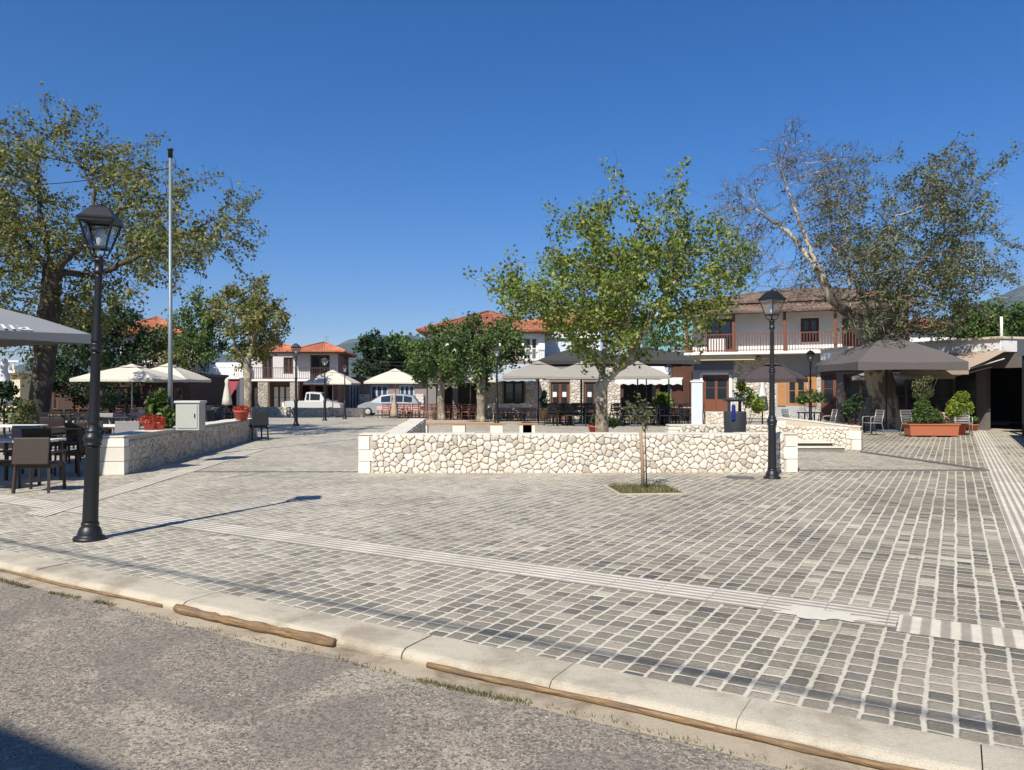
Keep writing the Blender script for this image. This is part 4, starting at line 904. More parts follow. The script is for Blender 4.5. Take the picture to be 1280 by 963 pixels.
# ================================================================ UMBRELLAS
def umbrella(name, cx, Y, w, zap, zed, label, canv, rz=0, val=.16, frame=BLACK, n=4, cap=True, pole_off=0, group='open sun umbrellas round the plaza', z0=None, pole_r=.03):
    z0 = zg(Y) if z0 is None else z0; t = empty(name, (X_(cx, Y), Y, z0), rz, label, 'umbrella', group)
    za, ze = zap - z0, zed - z0; h = w / 2; rot = math.pi / 4 if n == 4 else math.pi / 8; Rc = h * math.sqrt(2) if n == 4 else h / math.cos(math.pi / 8)
    mb = MB(); vs = []; fs = []; m = n * 4; rings = [(.07, 0), (.35, .25), (.7, .62), (1.0, 1.0)]
    def rim(k, f):   # point on an n-gon outline, edges sagging a little
        side = k // 4; u = (k % 4) / 4; a0 = rot + side * 2 * math.pi / n; a1 = a0 + 2 * math.pi / n
        x = (math.cos(a0) * (1 - u) + math.cos(a1) * u) * Rc * f; y = (math.sin(a0) * (1 - u) + math.sin(a1) * u) * Rc * f; return x, y, math.sin(math.pi * u)
    for f, q in rings:
        for k in range(m): x, y, sg = rim(k, f * (1 - (0.035 * rim(k, f)[2] if f == 1 else 0))); vs.append((x, y, za - (za - ze) * q - .05 * sg * math.sin(math.pi * min(f, .8))))
    for k in range(m): x, y, sg = rim(k, 1 - .035 * rim(k, 1)[2]); vs.append((x * .998, y * .998, ze - val * (1 - .12 * sg)))
    R_ = len(rings)
    for i in range(R_):
        for k in range(m): k2 = (k + 1) % m; fs.append((i * m + k, i * m + k2, (i + 1) * m + k2, (i + 1) * m + k))
    fs.append(tuple(range(m)))
    mb.add(vs, fs, 0, True); o = mb.build('canopy', canv, t)
    so = o.modifiers.new('thick', 'SOLIDIFY'); so.thickness = .012; es = o.modifiers.new('s', 'EDGE_SPLIT'); es.split_angle = R(14)
    if cap:
        mb = MB(); mb.lathe([(h * .26 * 1.2, za - (za - ze) * .16 + .05), (h * .14, za + .03), (.02, za + .10)], n=n if n == 4 else 8, rot=rot, smooth=False); mb.build('vent', canv, t)
    mb = MB(); mb.tube([(pole_off, 0, 0), (pole_off, 0, za + .02)], pole_r, 10); mb.build('pole', frame, t)
    mb = MB(); 
    for k in range(n):
        a = rot + k * 2 * math.pi / n; mb.bar((.04 * math.cos(a), .04 * math.sin(a), za - .06), (Rc * .97 * math.cos(a), Rc * .97 * math.sin(a), ze - .03), .02)
        mb.bar((.04 * math.cos(a), .04 * math.sin(a), za - .06 - (za - ze) * .9), (Rc * .5 * math.cos(a), Rc * .5 * math.sin(a), za - (za - ze) * .52), .016)
    mb.build('ribs', frame, t); mb = MB(); mb.box((pole_off, 0, .04), (.6, .6, .08)); mb.build('base', DGREY, t, bevel=.01); return t
u1 = umbrella('sun_umbrella', 1108, 28.8, 3.85, 3.55, 2.56, 'large dark taupe umbrella in front of the old mottled trunk', mat_fabric('charcoal_canvas', (.125, .11, .105), .06), val=.30)
umbrella('sun_umbrella', 965, 31, 2.5, 2.62, 2.02, 'low dark brown umbrella behind the right street lamp', mat_fabric('dark_brown_canvas', (.075, .06, .06), .05), n=8)
near = umbrella('sun_umbrella', -108, 13.27, 3.9, 3.32, 2.62, 'big grey umbrella jutting in at the left edge with white lettering', CANVN, rz=R(-30), val=.17, z0=0)
umbrella('sun_umbrella', 165, 33, 3.4, 2.58, 2.02, 'cream umbrella behind the near lamp, left of its pair', CANVC, val=.12, frame=STEELG)
umbrella('sun_umbrella', 210, 36, 2.9, 2.70, 2.05, 'cream umbrella partly behind the tall pole, right of its pair', CANVC, val=.14, frame=STEELG)
umbrella('sun_umbrella', 113, 44, 2.9, 2.35, 1.98, 'grey white umbrella tucked behind the near lamp post', CANVS, val=.12, frame=STEELG)
umbrella('sun_umbrella', 155, 50, 2.0, 1.65, 1.30, 'small pale blue umbrella low under the cream ones', mat_fabric('pale_blue_canvas', (.5, .6, .66), .2), val=.08, frame=STEELG)
umbrella('sun_umbrella', 416, 50, 3.0, 2.72, 1.98, 'cream umbrella before the red roofed house, left of the far pair', CANVC, val=.12, frame=STEELG)
umbrella('sun_umbrella', 494, 49, 3.35, 2.78, 2.02, 'cream umbrella over the far reddish chairs, right of the far pair', CANVC, val=.12, frame=STEELG)
umbrella('sun_umbrella', 588, 44, 3.2, 2.62, 2.08, 'dappled white umbrella behind the straight pale trunk', CANVC, val=.12, frame=STEELG)
umbrella('sun_umbrella', 673, 34.5, 3.2, 2.76, 2.16, 'taupe umbrella over the folding chairs, left of its three', CANVT, val=.12, n=4)
umbrella('sun_umbrella', 727, 33.2, 3.2, 2.70, 2.12, 'taupe umbrella over the black chairs, middle of its three', CANVT, val=.12)
umbrella('sun_umbrella', 797, 33, 2.3, 2.70, 2.15, 'taupe umbrella against the white awning, right of its three', CANVT, val=.14)
umbrella('sun_umbrella', 726, 39.5, 4.6, 3.72, 2.98, 'large black umbrella above the brown doors, left of the two', CANVD, val=.2)
umbrella('sun_umbrella', 808, 39.0, 4.4, 3.66, 2.98, 'large black umbrella above the white awning, right of the two', CANVD, val=.2)
# white lettering on the near umbrella's sloping side (local frame; side that looks to +x)
fc = bpy.data.curves.new('lettering', 'FONT'); fc.body = 'lla'; fc.size = .6; fc.shear = .25; fc.extrude = .001; fc.align_x = 'RIGHT'
lo = bpy.data.objects.new('lettering', fc); COL.objects.link(lo); lo.parent = near; fc.materials.append(CANVW)
# closed umbrellas
def closed(cx, Y, h, label, m=CANVC):
    t = empty('closed_umbrella', (X_(cx, Y), Y, zg(Y)), 0, label, 'umbrella', 'closed umbrellas'); mb = MB()
    prof = [(.03, h), (.10, h - .08), (.13, h - .2), (.10, h - .35), (.17, h - .7), (.24, h - 1.15), (.27, h - 1.4), (.16, h - 1.45)]
    mb.lathe([(r_, z, .28) for r_, z in prof[::-1]], n=14); mb.build('canopy', m, t); mb = MB(); mb.tube([(0, 0, 0), (0, 0, h - .3)], .03, 8); mb.build('pole', BLACK, t); mb = MB(); mb.box((0, 0, .04), (.5, .5, .08)); mb.build('base', DGREY, t); return t
closed(284, 41, 2.28, 'closed cream umbrella before the red awning')
closed(5, 23, 2.55, 'closed white umbrella at the far left edge', CANVW)
closed(953, 33, 2.1, 'closed white umbrella right of the house door', CANVW)
closed(493, 46.5, 1.55, 'low closed beige umbrella beside the silver car', CANVB)

# ================================================================ CHAIRS AND TABLES
def chair_proto(kind):
    t = empty({'cafe': 'cafe_chair', 'wicker': 'wicker_armchair', 'wickerg': 'wicker_armchair', 'wickerk': 'wicker_armchair', 'fold': 'folding_chair', 'metal': 'metal_armchair', 'taverna': 'taverna_chair'}[kind], (0, 0, 0), 0, 'chair', 'chair')
    # the chair looks towards +y (its back is at -y)
    if kind == 'cafe':
        fm = BLACK
        for sx in (-1, 1):
            mb = MB(); mb.bar((sx * .19, .19, .45), (sx * .21, .22, 0), .025); mb.build('leg', fm, t)
            mb = MB(); mb.bar((sx * .19, -.2, .45), (sx * .2, -.27, 0), .025); mb.bar((sx * .19, -.2, .45), (sx * .18, -.27, .92), .025); mb.build('leg', fm, t)
        mb = MB(); mb.box((0, 0, .46), (.42, .42, .035)); mb.build('seat', fm, t, bevel=.01)
        mb = MB()
        for z in (.62, .72, .83): mb.box((0, -.25 - (z - .7) * .12, z), (.34, .018, .05))
        mb.box((0, -.272, .91), (.38, .02, .06)); mb.build('backrest', fm, t)
    elif kind.startswith('wicker'):
        wm = {'wicker': WICKB, 'wickerg': WICKG, 'wickerk': WICKK}[kind]
        for sx in (-1, 1):
            for sy in (-1, 1): mb = MB(); mb.bar((sx * .25, sy * .24, .42), (sx * .26, sy * .25 - (.03 if sy < 0 else 0), 0), .038); mb.build('leg', wm, t)
            mb = MB(); mb.box((sx * .27, .0, .63), (.055, .5, .035)); mb.bar((sx * .27, .22, .42), (sx * .27, .22, .62), .035); mb.build('armrest', wm, t, bevel=.01)
        mb = MB(); mb.box((0, 0, .42), (.52, .5, .08)); mb.build('seat', wm, t, bevel=.015)
        mb = MB(); mb.box((0, -.275, .66), (.54, .035, .42), rx=R(-8)); mb.build('backrest', wm, t, bevel=.012)
    elif kind == 'fold':
        for sx in (-1, 1):
            mb = MB(); mb.bar((sx * .25, -.2, 0), (sx * .25, .2, .6), .03); mb.build('leg', WOODL, t); mb = MB(); mb.bar((sx * .22, .2, 0), (sx * .22, -.2, .6), .03); mb.build('leg', WOODL, t)
            mb = MB(); mb.box((sx * .25, 0, .615), (.05, .46, .03)); mb.build('armrest', WOODL, t); mb = MB(); mb.bar((sx * .25, -.2, .6), (sx * .25, -.24, .92), .03); mb.build('back_post', WOODL, t)
        mb = MB(); mb.box((0, 0, .43), (.46, .4, .02)); mb.build('seat', CANVC, t); mb = MB(); mb.box((0, -.23, .80), (.5, .014, .2), rx=R(-6)); mb.build('backrest', CANVC, t)
    elif kind == 'metal':
        for sx in (-1, 1):
            mb = MB(); mb.tube([(sx * .26, .24, 0), (sx * .26, .22, .62), (sx * .26, .18, .65), (sx * .26, -.2, .65)], .014, 6); mb.build('leg', STEELG, t)
            mb = MB(); mb.tube([(sx * .26, -.28, 0), (sx * .25, -.18, .43), (sx * .24, -.27, .88)], .014, 6); mb.build('leg', STEELG, t)
        mb = MB(); mb.box((0, .01, .44), (.48, .44, .025)); mb.build('seat', STEELG, t)
        mb = MB()
        for k in range(5): mb.box((0, -.2 - k * .019, .52 + k * .085), (.48, .012, .06), rx=R(-10))
        mb.build('backrest', STEELG, t)
    else:
        for sx in (-1, 1):
            mb = MB(); mb.bar((sx * .19, .18, 0), (sx * .19, .18, .46), .035); mb.build('leg', WOOD_C, t); mb = MB(); mb.bar((sx * .19, -.18, 0), (sx * .18, -.24, .9), .035); mb.build('leg', WOOD_C, t)
        mb = MB(); mb.box((0, 0, .45), (.42, .42, .03)); mb.build('seat', WOODL, t)
        mb = MB()
        for z in (.6, .72, .86): mb.box((0, -.2 - (z - .5) * .1, z), (.36, .02, .05))
        mb.build('backrest', WOOD_C, t)
        mb = MB(); mb.bar((-.19, .18, .22), (.19, .18, .22), .022); mb.bar((-.19, -.2, .25), (.19, -.2, .25), .022); mb.build('stretcher', WOOD_C, t)
    return t
WOOD_C = pbr('reddish_chair_wood', (.15, .045, .028), .5, .2, 9)
def table_proto(kind):
    t = empty('cafe_table', (0, 0, 0), 0, 'table', 'table')
    tm, lm, w, d_ = {'dark': (BLACK, BLACK, .7, .7), 'white': (SLABW, BLACK, 1.1, .75), 'wood': (WOODL, WOODD, .8, .8), 'cloth': (CLOTHR, WOODD, .85, .85)}[kind]
    mb = MB(); mb.box((0, 0, .735), (w, d_, .035)); mb.build('tabletop', tm, t, bevel=.006)
    if kind == 'cloth': mb = MB(); [mb.box((sx * w / 2 * (1 if a else 0), sx * d_ / 2 * (0 if a else 1), .63), (.012 if a else w, d_ if a else .012, .22)) for a in (0, 1) for sx in (-1, 1)]; mb.build('cloth_drop', CLOTHR, t)
    for sx in (-1, 1):
        for sy in (-1, 1): mb = MB(); mb.bar((sx * (w / 2 - .06), sy * (d_ / 2 - .06), 0), (sx * (w / 2 - .06), sy * (d_ / 2 - .06), .72), .04); mb.build('leg', lm, t)
    return t
CM = {k: Maker(chair_proto(k)) for k in ('cafe', 'wicker', 'wickerg', 'wickerk', 'fold', 'metal', 'taverna')}
TM = {k: Maker(table_proto(k)) for k in ('dark', 'white', 'wood', 'cloth')}
ORD = ['first', 'second', 'third', 'fourth', 'fifth', 'sixth', 'seventh', 'eighth', 'ninth', 'tenth', 'eleventh', 'twelfth', 'thirteenth', 'fourteenth']
def row(kind, px0, px1, Y, n, what, group, rzf=None, dy=.12, table=False):
    for i in range(n):
        px = px0 + (px1 - px0) * (i / (n - 1) if n > 1 else 0); y = Y + random.uniform(-dy, dy)
        rz = rzf(i) if rzf else random.choice((0, math.pi)) + random.uniform(-.3, .3)
        lab = what.replace('#', ORD[i])
        (TM if table else CM)[kind]((X_(px, y), y, zg(y)), rz, lab, group)
fb = lambda i: random.uniform(-.35, .35); bk = lambda i: math.pi + random.uniform(-.35, .35); sd1 = lambda i: (R(90) if i % 2 else R(-90)) + random.uniform(-.3, .3)
g = 'black cafe chairs between the two trunks'
row('cafe', 688, 748, 33.2, 6, 'black cafe chair, # from the left in the front row under the taupe umbrellas', g, fb)
row('cafe', 692, 748, 34.6, 5, 'black cafe chair, # from the left in the second row under the taupe umbrellas', g, bk)
row('cafe', 690, 748, 36.0, 5, 'black cafe chair, # from the left in the third row, nearer the brown doors', g, fb)
row('cafe', 694, 744, 37.3, 5, 'black cafe chair, # from the left in the back row by the brown doors', g, bk)
row('dark', 702, 742, 33.9, 3, '# black cafe table from the left in the front row under the taupe umbrellas', 'dark cafe tables', fb, table=True)
row('dark', 702, 742, 36.7, 3, '# black cafe table from the left in the back row by the brown doors', 'dark cafe tables', fb, table=True)
g = 'black cafe chairs under the white awning'
row('cafe', 772, 872, 33.0, 8, 'black cafe chair, # from the left in the front row under the white awning', g, sd1)
row('cafe', 768, 866, 34.7, 8, 'black cafe chair, # from the left in the middle row under the white awning', g, fb)
row('cafe', 774, 860, 36.6, 6, 'black cafe chair, # from the left in the back row under the white awning', g, bk)
row('dark', 782, 862, 33.8, 4, '# black cafe table from the left in the front row under the white awning', 'dark cafe tables', fb, table=True)
row('wood', 790, 852, 35.7, 3, '# wooden cafe table from the left in the back row under the white awning', 'dark cafe tables', fb, table=True)
g = 'folding canvas chairs before the dark window'
row('fold', 617, 672, 40.5, 5, 'folding chair with cream canvas, # from the left in the front row behind the lamp', g, fb)
row('fold', 622, 668, 42.6, 4, 'folding chair with cream canvas, # from the left in the back row behind the lamp', g, bk)
row('cloth', 628, 662, 41.5, 3, '# table with a pink checked cloth, counted from the left among folding chairs', 'checked cloth tables', fb, table=True)
g = 'brown taverna chairs under the low dark tree'
row('taverna', 538, 592, 42.5, 6, 'brown wooden taverna chair, # from the left in the front row beside the straight trunk', g, fb)
row('taverna', 541, 594, 44.5, 5, 'brown wooden taverna chair, # from the left in the back row behind the straight trunk', g, bk)
row('wood', 550, 590, 43.5, 3, '# wooden table from the left beside the straight trunk', 'wooden tables', fb, table=True)
g = 'reddish taverna chairs under the far umbrella'
row('taverna', 483, 528, 47.0, 6, 'reddish taverna chair, # from the left in the front row beside the silver car', g, fb)
row('taverna', 486, 528, 48.6, 5, 'reddish taverna chair, # from the left in the back row beside the silver car', g, bk)
row('cloth', 482, 520, 47.8, 3, '# far table with a pink cloth, counted from the left beside the silver car', 'checked cloth tables', fb, table=True)
# right terrace
g = 'grey metal armchairs on the right'
for px, Y, rz, lab in ((990, 27.6, -80, 'grey metal armchair facing right behind the parapet, left of the citrus pot'), (1034, 27.4, 85, 'grey metal armchair facing left behind the parapet, right of the citrus pot'),
                       (1091, 26.6, 95, 'grey metal armchair in the shade under the big taupe umbrella'), (1140, 26.3, 200, 'grey metal armchair against the left end of the terracotta trough'),
                       (1203, 26.6, 160, 'grey metal armchair against the right end of the terracotta trough'), (1075, 29.5, 20, 'shaded metal armchair left of the old mottled trunk'), (1190, 27.8, 90, 'metal armchair between the trough and the bright shrub')):
    CM['metal']((X_(px, Y), Y, 0), R(rz), lab, g)
for px, Y, k, lab in ((1012, 28.3, 'dark', 'dark table between the two grey armchairs behind the parapet'), (1075, 27.9, 'dark', 'dark table in the shade of the big taupe umbrella'), (1185, 28.0, 'cloth', 'table with a pinkish cloth behind the terracotta trough')):
    TM[k]((X_(px, Y), Y, 0), 0, lab, 'tables on the right terrace')
# left terrace
g = 'brown wicker armchairs under the grey umbrella'
for px, Y, rz, lab in ((50, 12.3, 6, 'brown wicker armchair with its back to the street, at the white table'), (96, 14.6, 78, 'brown wicker armchair half hidden by the near lamp post'), (36, 14.5, 184, 'brown wicker armchair on the far side of the white table'),
                       (-8, 12.5, -15, 'brown wicker armchair cut by the left edge of the view'), (84, 17, 170, 'shaded wicker armchair before the old trunk'), (115, 18.2, 20, 'shaded wicker armchair just behind the near lamp post'), (62, 19.2, 200, 'shaded wicker armchair farther back beside the old trunk'), (100, 20.5, 100, 'dark wicker armchair beyond the second white table')):
    CM['wicker']((X_(px, Y), Y, 0), R(rz), lab, g)
g = 'grey wicker armchairs on the left terrace'
for px, Y, rz, lab in ((163, 18.2, 12, 'grey wicker armchair with its back to us beside the red flowers'), (40, 16.2, 8, 'grey wicker armchair seen over the white table'), (136, 24, 0, 'grey wicker armchair at the table behind the near lamp'), (268, 31, 10, 'grey wicker armchair right of the grey cabinet')):
    CM['wickerg']((X_(px, Y), Y, 0), R(rz), lab, g)
g = 'black wicker armchairs at the far end of the left wall'
for px, Y, rz, lab in ((321, 24.6, 40, 'black wicker armchair standing just past the end of the left wall'), (279, 29.8, -10, 'black wicker armchair before the closed umbrella, left one'), (291, 30.2, 10, 'black wicker armchair before the closed umbrella, right one'), (254, 27, 80, 'dark wicker armchair just right of the grey cabinet'),
                       (120, 29, 15, 'black wicker armchair under the cream umbrella, left of its pair'), (178, 31, 0, 'black wicker armchair under the cream umbrella, right of its pair')):
    CM['wickerk']((X_(px, Y), Y, 0), R(rz), lab, g)
for px, Y, k, rz, lab in ((28, 13.4, 'white', 0, 'white topped table at the left edge behind the wicker armchair'), (138, 18.6, 'white', 0, 'white topped table between the lamp post and the red flowers'), (20, 18.5, 'white', 0, 'white topped table before the dusty shrub at far left'),
                      (92, 17.6, 'wood', 0, 'wooden topped table in the shade of the old plane tree'), (80, 26, 'wood', 0, 'yellowish wooden counter table right of the old trunk'), (155, 27, 'cloth', 0, 'table with a pale cloth behind the near lamp'), (270, 28.5, 'dark', 0, 'dark table before the closed cream umbrella'), (190, 33, 'wood', 0, 'wooden table under the right cream umbrella')):
    TM[k]((X_(px, Y), Y, 0), rz, lab, 'tables on the left terrace')
row('cafe', 62, 122, 22.5, 5, 'dark cafe chair, # from the left in the row under the old plane tree', 'dark cafe chairs on the left terrace', fb)
row('cafe', 66, 160, 25, 6, 'dark cafe chair, # from the left in the row before the cream umbrellas', 'dark cafe chairs on the left terrace', bk)
row('dark', 70, 150, 23.7, 4, '# dark cafe table from the left between the rows under the old plane tree', 'dark tables on the left terrace', fb, table=True)
row('taverna', 118, 205, 34.5, 6, 'brown taverna chair, # from the left under the cream umbrellas', 'brown taverna chairs under the cream umbrellas', fb)
row('wicker', 225, 292, 34, 5, 'dark wicker armchair, # from the left in the row behind the cabinet', 'dark wicker armchairs behind the cabinet', bk)
# benches behind the middle wall
def bench(px0, px1, Y, label):
    w = X_(px1, Y) - X_(px0, Y); t = empty('stone_bench', ((X_(px0, Y) + X_(px1, Y)) / 2, Y, 0), 0, label, 'bench', 'wooden topped stone benches'); mb = MB()
    for k in range(4): mb.box((0, -.18 + k * .12, .43), (w, .10, .045))
    mb.build('seat', WOODO, t, bevel=.005); n = max(2, int(w / 1.3) + 1)
    for k in range(n): mb = MB(); mb.box((-w / 2 + .3 + (w - .6) * k / (n - 1), 0, .2), (.42, .42, .40)); mb.build('support', QUOIN, t, bevel=.01)
bench(516, 632, 26, 'long low bench with a wooden top behind the middle wall, left one'); bench(646, 672, 26, 'short wooden topped bench left of the leafy plane trunk')

# ================================================================ SMALL THINGS
cb = empty('utility_cabinet', (X_(236, 16.9), 17.0, .72), R(4), 'grey electrical cabinet standing on the left wall', 'cabinet')
mb = MB(); mb.box((0, 0, .30), (.50, .42, .60)); mb.build('body', pbr('cabinet_grey', (.40, .405, .36), .6, .06), cb, bevel=.008)
mb = MB(); mb.box((0, 0, .62), (.56, .48, .05)); mb.build('lid', pbr('cabinet_lid', (.50, .50, .46), .7, .08), cb, bevel=.012)
mb = MB(); mb.box((.0, -.217, .30), (.42, .012, .5)); mb.build('door', pbr('cabinet_grey', (.40, .405, .36)), cb, bevel=.003); mb = MB(); mb.box((.16, -.228, .32), (.02, .014, .09)); mb.build('handle', BLACK, cb)
bn = empty('litter_bin', (X_(917, 16.3), 16.3, .0), R(10), 'dark hooded litter bin with a blue front, behind the middle wall', 'litter bin')
BIN = pbr('bin_dark_plastic', (.035, .04, .045), .5, .1); 
mb = MB(); mb.lathe([(.19, 0), (.21, .05), (.235, 1.12), (.235, 1.14), (.2, 1.15)], (.03, 0, 0), n=24); mb.build('body', BIN, bn)
mb = MB(); mb.lathe([(.20, 1.36), (.25, 1.40), (.24, 1.43), (.1, 1.445)], (.02, 0, 0), n=24); mb.build('hood', BIN, bn)
for x_, y_ in ((.14, 0), (-.14, -.08)): mb = MB(); mb.box((x_, y_, 1.25), (.05, .05, .26)); mb.build('post', BIN, bn)
mb = MB(); mb.box((-.10, -.20, 1.13), (.09, .06, .34)); mb.build('blue_panel', pbr('blue_paint', (.008, .02, .16), .3, .05), bn, bevel=.03)

# ================================================================ CARS
def car(px, Y, L, H, W, prof, label, paint, name='parked_car', rz=0, z=None):
    """prof: roof line (x from nose 0..1, height 0..1); seen from the side, nose towards -x"""
    t = empty(name, (X_(px, Y), Y, zg(Y) if z is None else z), rz, label, 'car', 'parked cars'); mb = MB(); n = len(prof); secs = []
    for x, h, belt in prof:
        X = (x - .5) * L; zt = h * H; zb = .22; hw = W / 2; tz = min(belt * H, zt)
        tum = .80 if zt - tz > .15 else .97; endk = 1 - .12 * (abs(x - .5) * 2) ** 6
        secs.append([(X, -hw * .96 * endk, zb), (X, -hw * endk, zb + .25), (X, -hw * endk, tz - .02), (X, -hw * .97 * endk, tz), (X, -hw * tum * endk, zt - .03), (X, -hw * tum * .8 * endk, zt), (X, hw * tum * .8 * endk, zt), (X, hw * tum * endk, zt - .03), (X, hw * .97 * endk, tz), (X, hw * endk, tz - .02), (X, hw * endk, zb + .25), (X, hw * .96 * endk, zb)])
    k = 12; vs = [v for s_ in secs for v in s_]; fs = []
    for i in range(n - 1):
        for j in range(k): fs.append((i * k + j, i * k + (j + 1) % k, (i + 1) * k + (j + 1) % k, (i + 1) * k + j))
    fs.append(tuple(range(k))[::-1]); fs.append(tuple((n - 1) * k + j for j in range(k))); mb.add(vs, fs, 0, False); mb.build('body', paint, t, bevel=.03)
    # side windows and windscreen, set 4 mm proud of the body
    gl = [i for i in range(n) if prof[i][1] - prof[i][2] > .22]
    for sg in (-1, 1):
        for a, b in zip(gl[:-1], gl[1:]):
            xa, xb = (prof[a][0] - .5) * L + .04, (prof[b][0] - .5) * L - .04
            def pt(i, f, X): hw = W / 2; zt = prof[i][1] * H - .03; tz = prof[i][2] * H; return (X, sg * (hw * (.97 * (1 - f) + .80 * f) + .008), tz + (zt - tz) * f)
            mb = MB(); q = [pt(a, .12, xa), pt(b, .12, xb), pt(b, .86, xb), pt(a, .86, xa)]; mb.add(q, [(0, 1, 2, 3)]); mb.build('side_window', GLASS, t)
    i = gl[0]; a = prof[i - 1]; b = prof[i]; mb = MB(); xa, xb = (a[0] - .5) * L, (b[0] - .5) * L; za, zb_ = a[1] * H, b[1] * H; o = .012
    mb.add([(xa + .05 - o, -W * .38, za + .05), (xb - .05 - o, -W * .34, zb_ - .02), (xb - .05 - o, W * .34, zb_ - .02), (xa + .05 - o, W * .38, za + .05)], [(0, 1, 2, 3)]); mb.build('windscreen', GLASS, t)
    for x in (.18, .80):
        for sg in (-1, 1):
            w = empty('wheel', ((x - .5) * L, sg * (W / 2 - .09), .31)); w.parent = t
            mb = MB(); mb.tube([(0, -.10, 0), (0, -.10, 0), (0, .10, 0)], [.31, .31, .31], 20); mb.build('tyre', BLACK, w); mb = MB(); mb.tube([(0, sg * .095, 0), (0, sg * .112, 0)], [.2, .18], 14); mb.build('rim', GREYP, w)
    for sg in (-1, 1):
        mb = MB(); mb.box((-L / 2 + .12, sg * W * .36, .42 * H), (.16, .3, .14)); mb.build('headlight', pbr('headlight_glass', (.55, .56, .56), .15, .03), t, bevel=.03)
        mb = MB(); mb.box((L / 2 - .06, sg * W * .40, .5 * H), (.10, .16, .3)); mb.build('tail_light', pbr('tail_light_red', (.35, .02, .02), .2, .03), t, bevel=.02)
    mb = MB(); mb.box((-L / 2 + .06, 0, .33), (.10, .52, .11)); mb.build('number_plate', SLABW, t)
    return t
SILV = pbr('silver_paint', (.30, .32, .34), .3, .03, metal=.2); WPAINT = pbr('white_paint', (.48, .48, .47), .3, .04)
car(487, 57, 4.5, 1.62, 1.8, [(0, .34, .34), (.02, .48, .48), (.12, .60, .58), (.22, .66, .62), (.38, .93, .58), (.55, 1, .58), (.75, .98, .58), (.90, .9, .58), (.985, .60, .58), (1, .4, .4)], 'silver people carrier parked behind the reddish chairs', SILV)
car(394, 58, 4.2, 1.75, 1.75, [(0, .32, .32), (.02, .48, .48), (.2, .58, .56), (.27, .62, .58), (.36, .96, .60), (.55, 1, .6), (.62, .98, .6), (.64, .62, .60), (.98, .6, .6), (1, .4, .4)], 'white double cab pickup parked behind the far pale wall', WPAINT, name='pickup_truck', rz=R(180))
# ================================================================ BUILDINGS
# every building has a local frame: x along its front (left to right), y into it, z up; origin at the front left corner
def panel(mb, x0, x1, z0, z1, y, th, holes, mi=0):
    """a wall slab with rectangular holes, cut into strips so the openings are real"""
    xs = sorted({x0, x1, *[h[0] for h in holes], *[h[1] for h in holes]}); xs = [x for x in xs if x0 <= x <= x1]
    for a, b in zip(xs[:-1], xs[1:]):
        hs = sorted([(h[2], h[3]) for h in holes if h[0] <= a + 1e-6 and h[1] >= b - 1e-6]); z = z0
        for c, d in hs:
            if c > z + 1e-4: mb.b2((a, y, z), (b, y + th, c), mi)
            z = max(z, d)
        if z < z1 - 1e-4: mb.b2((a, y, z), (b, y + th, z1), mi)
def opening(root, x0, x1, z0, z1, y, kind='window', fm=WOODD, gm=GLASS, leaves=2, label=None, bars=1):
    w = MB(); f = .06; yy = y + .10
    w.b2((x0, yy, z0), (x0 + f, yy + .06, z1)); w.b2((x1 - f, yy, z0), (x1, yy + .06, z1)); w.b2((x0 + f, yy, z1 - f), (x1 - f, yy + .06, z1))
    if kind != 'door': w.b2((x0 + f, yy, z0), (x1 - f, yy + .06, z0 + f))
    o = w.build(kind, fm, root); 
    if label: o['label'] = label
    n = leaves; W_ = (x1 - x0 - 2 * f) / n; g = MB(); fr = MB()
    for i in range(n):
        a = x0 + f + W_ * i + .004; b = x0 + f + W_ * (i + 1) - .004; ff = .07
        za = z0 + (f if kind != 'door' else 0) + .004; zb = z1 - f - .004; zp = za + (zb - za) * (.35 if kind == 'door' else 0)
        fr.b2((a, yy + .012, za), (a + ff, yy + .05, zb)); fr.b2((b - ff, yy + .012, za), (b, yy + .05, zb)); fr.b2((a + ff, yy + .012, zb - ff), (b - ff, yy + .05, zb)); fr.b2((a + ff, yy + .012, za), (b - ff, yy + .05, max(zp, za + ff)))
        for k in range(bars): zz = zp + (zb - zp) * (k + 1) / (bars + 1); fr.b2((a + ff, yy + .018, zz - .015), (b - ff, yy + .045, zz + .015))
        g.b2((a + ff * .5, yy + .028, max(zp, za + .02)), (b - ff * .5, yy + .034, zb - ff * .5))
    fr.build('frame', fm, o); g.build('pane', gm, o); return o
def tiled(root, pts_lo, pts_hi, mat, name='roof', pitch=.24, parent=None):
    """a roof plane between an eaves line and an upper line, corrugated like pan tiles, 8 cm thick"""
    a, b = Vector(pts_lo[0]), Vector(pts_lo[1]); c, d = Vector(pts_hi[0]), Vector(pts_hi[1]); L = (b - a).length; n = max(4, int(L / pitch)) ; mb = MB(); vs = []; fs = []
    nr = ((b - a).cross(c - a)).normalized(); nr = nr if nr.z > 0 else -nr; m = n * 4
    for i in range(m + 1):
        t = i / m; h = .045 * abs(math.sin(math.pi * n * t)); lo = a.lerp(b, t); 
        # hip ends: the upper line may be shorter
        hi = c.lerp(d, t); vs += [lo + nr * h, hi + nr * h, hi - nr * .08, lo - nr * .08]
    for i in range(m):
        k = i * 4
        for j in range(4): fs.append((k + j, k + (j + 1) % 4, k + 4 + (j + 1) % 4, k + 4 + j))
    mb.add(vs, fs, 0, True); o = mb.build(name, mat, parent if parent is not None else root); e = o.modifiers.new('s', 'EDGE_SPLIT'); e.split_angle = R(60); return o
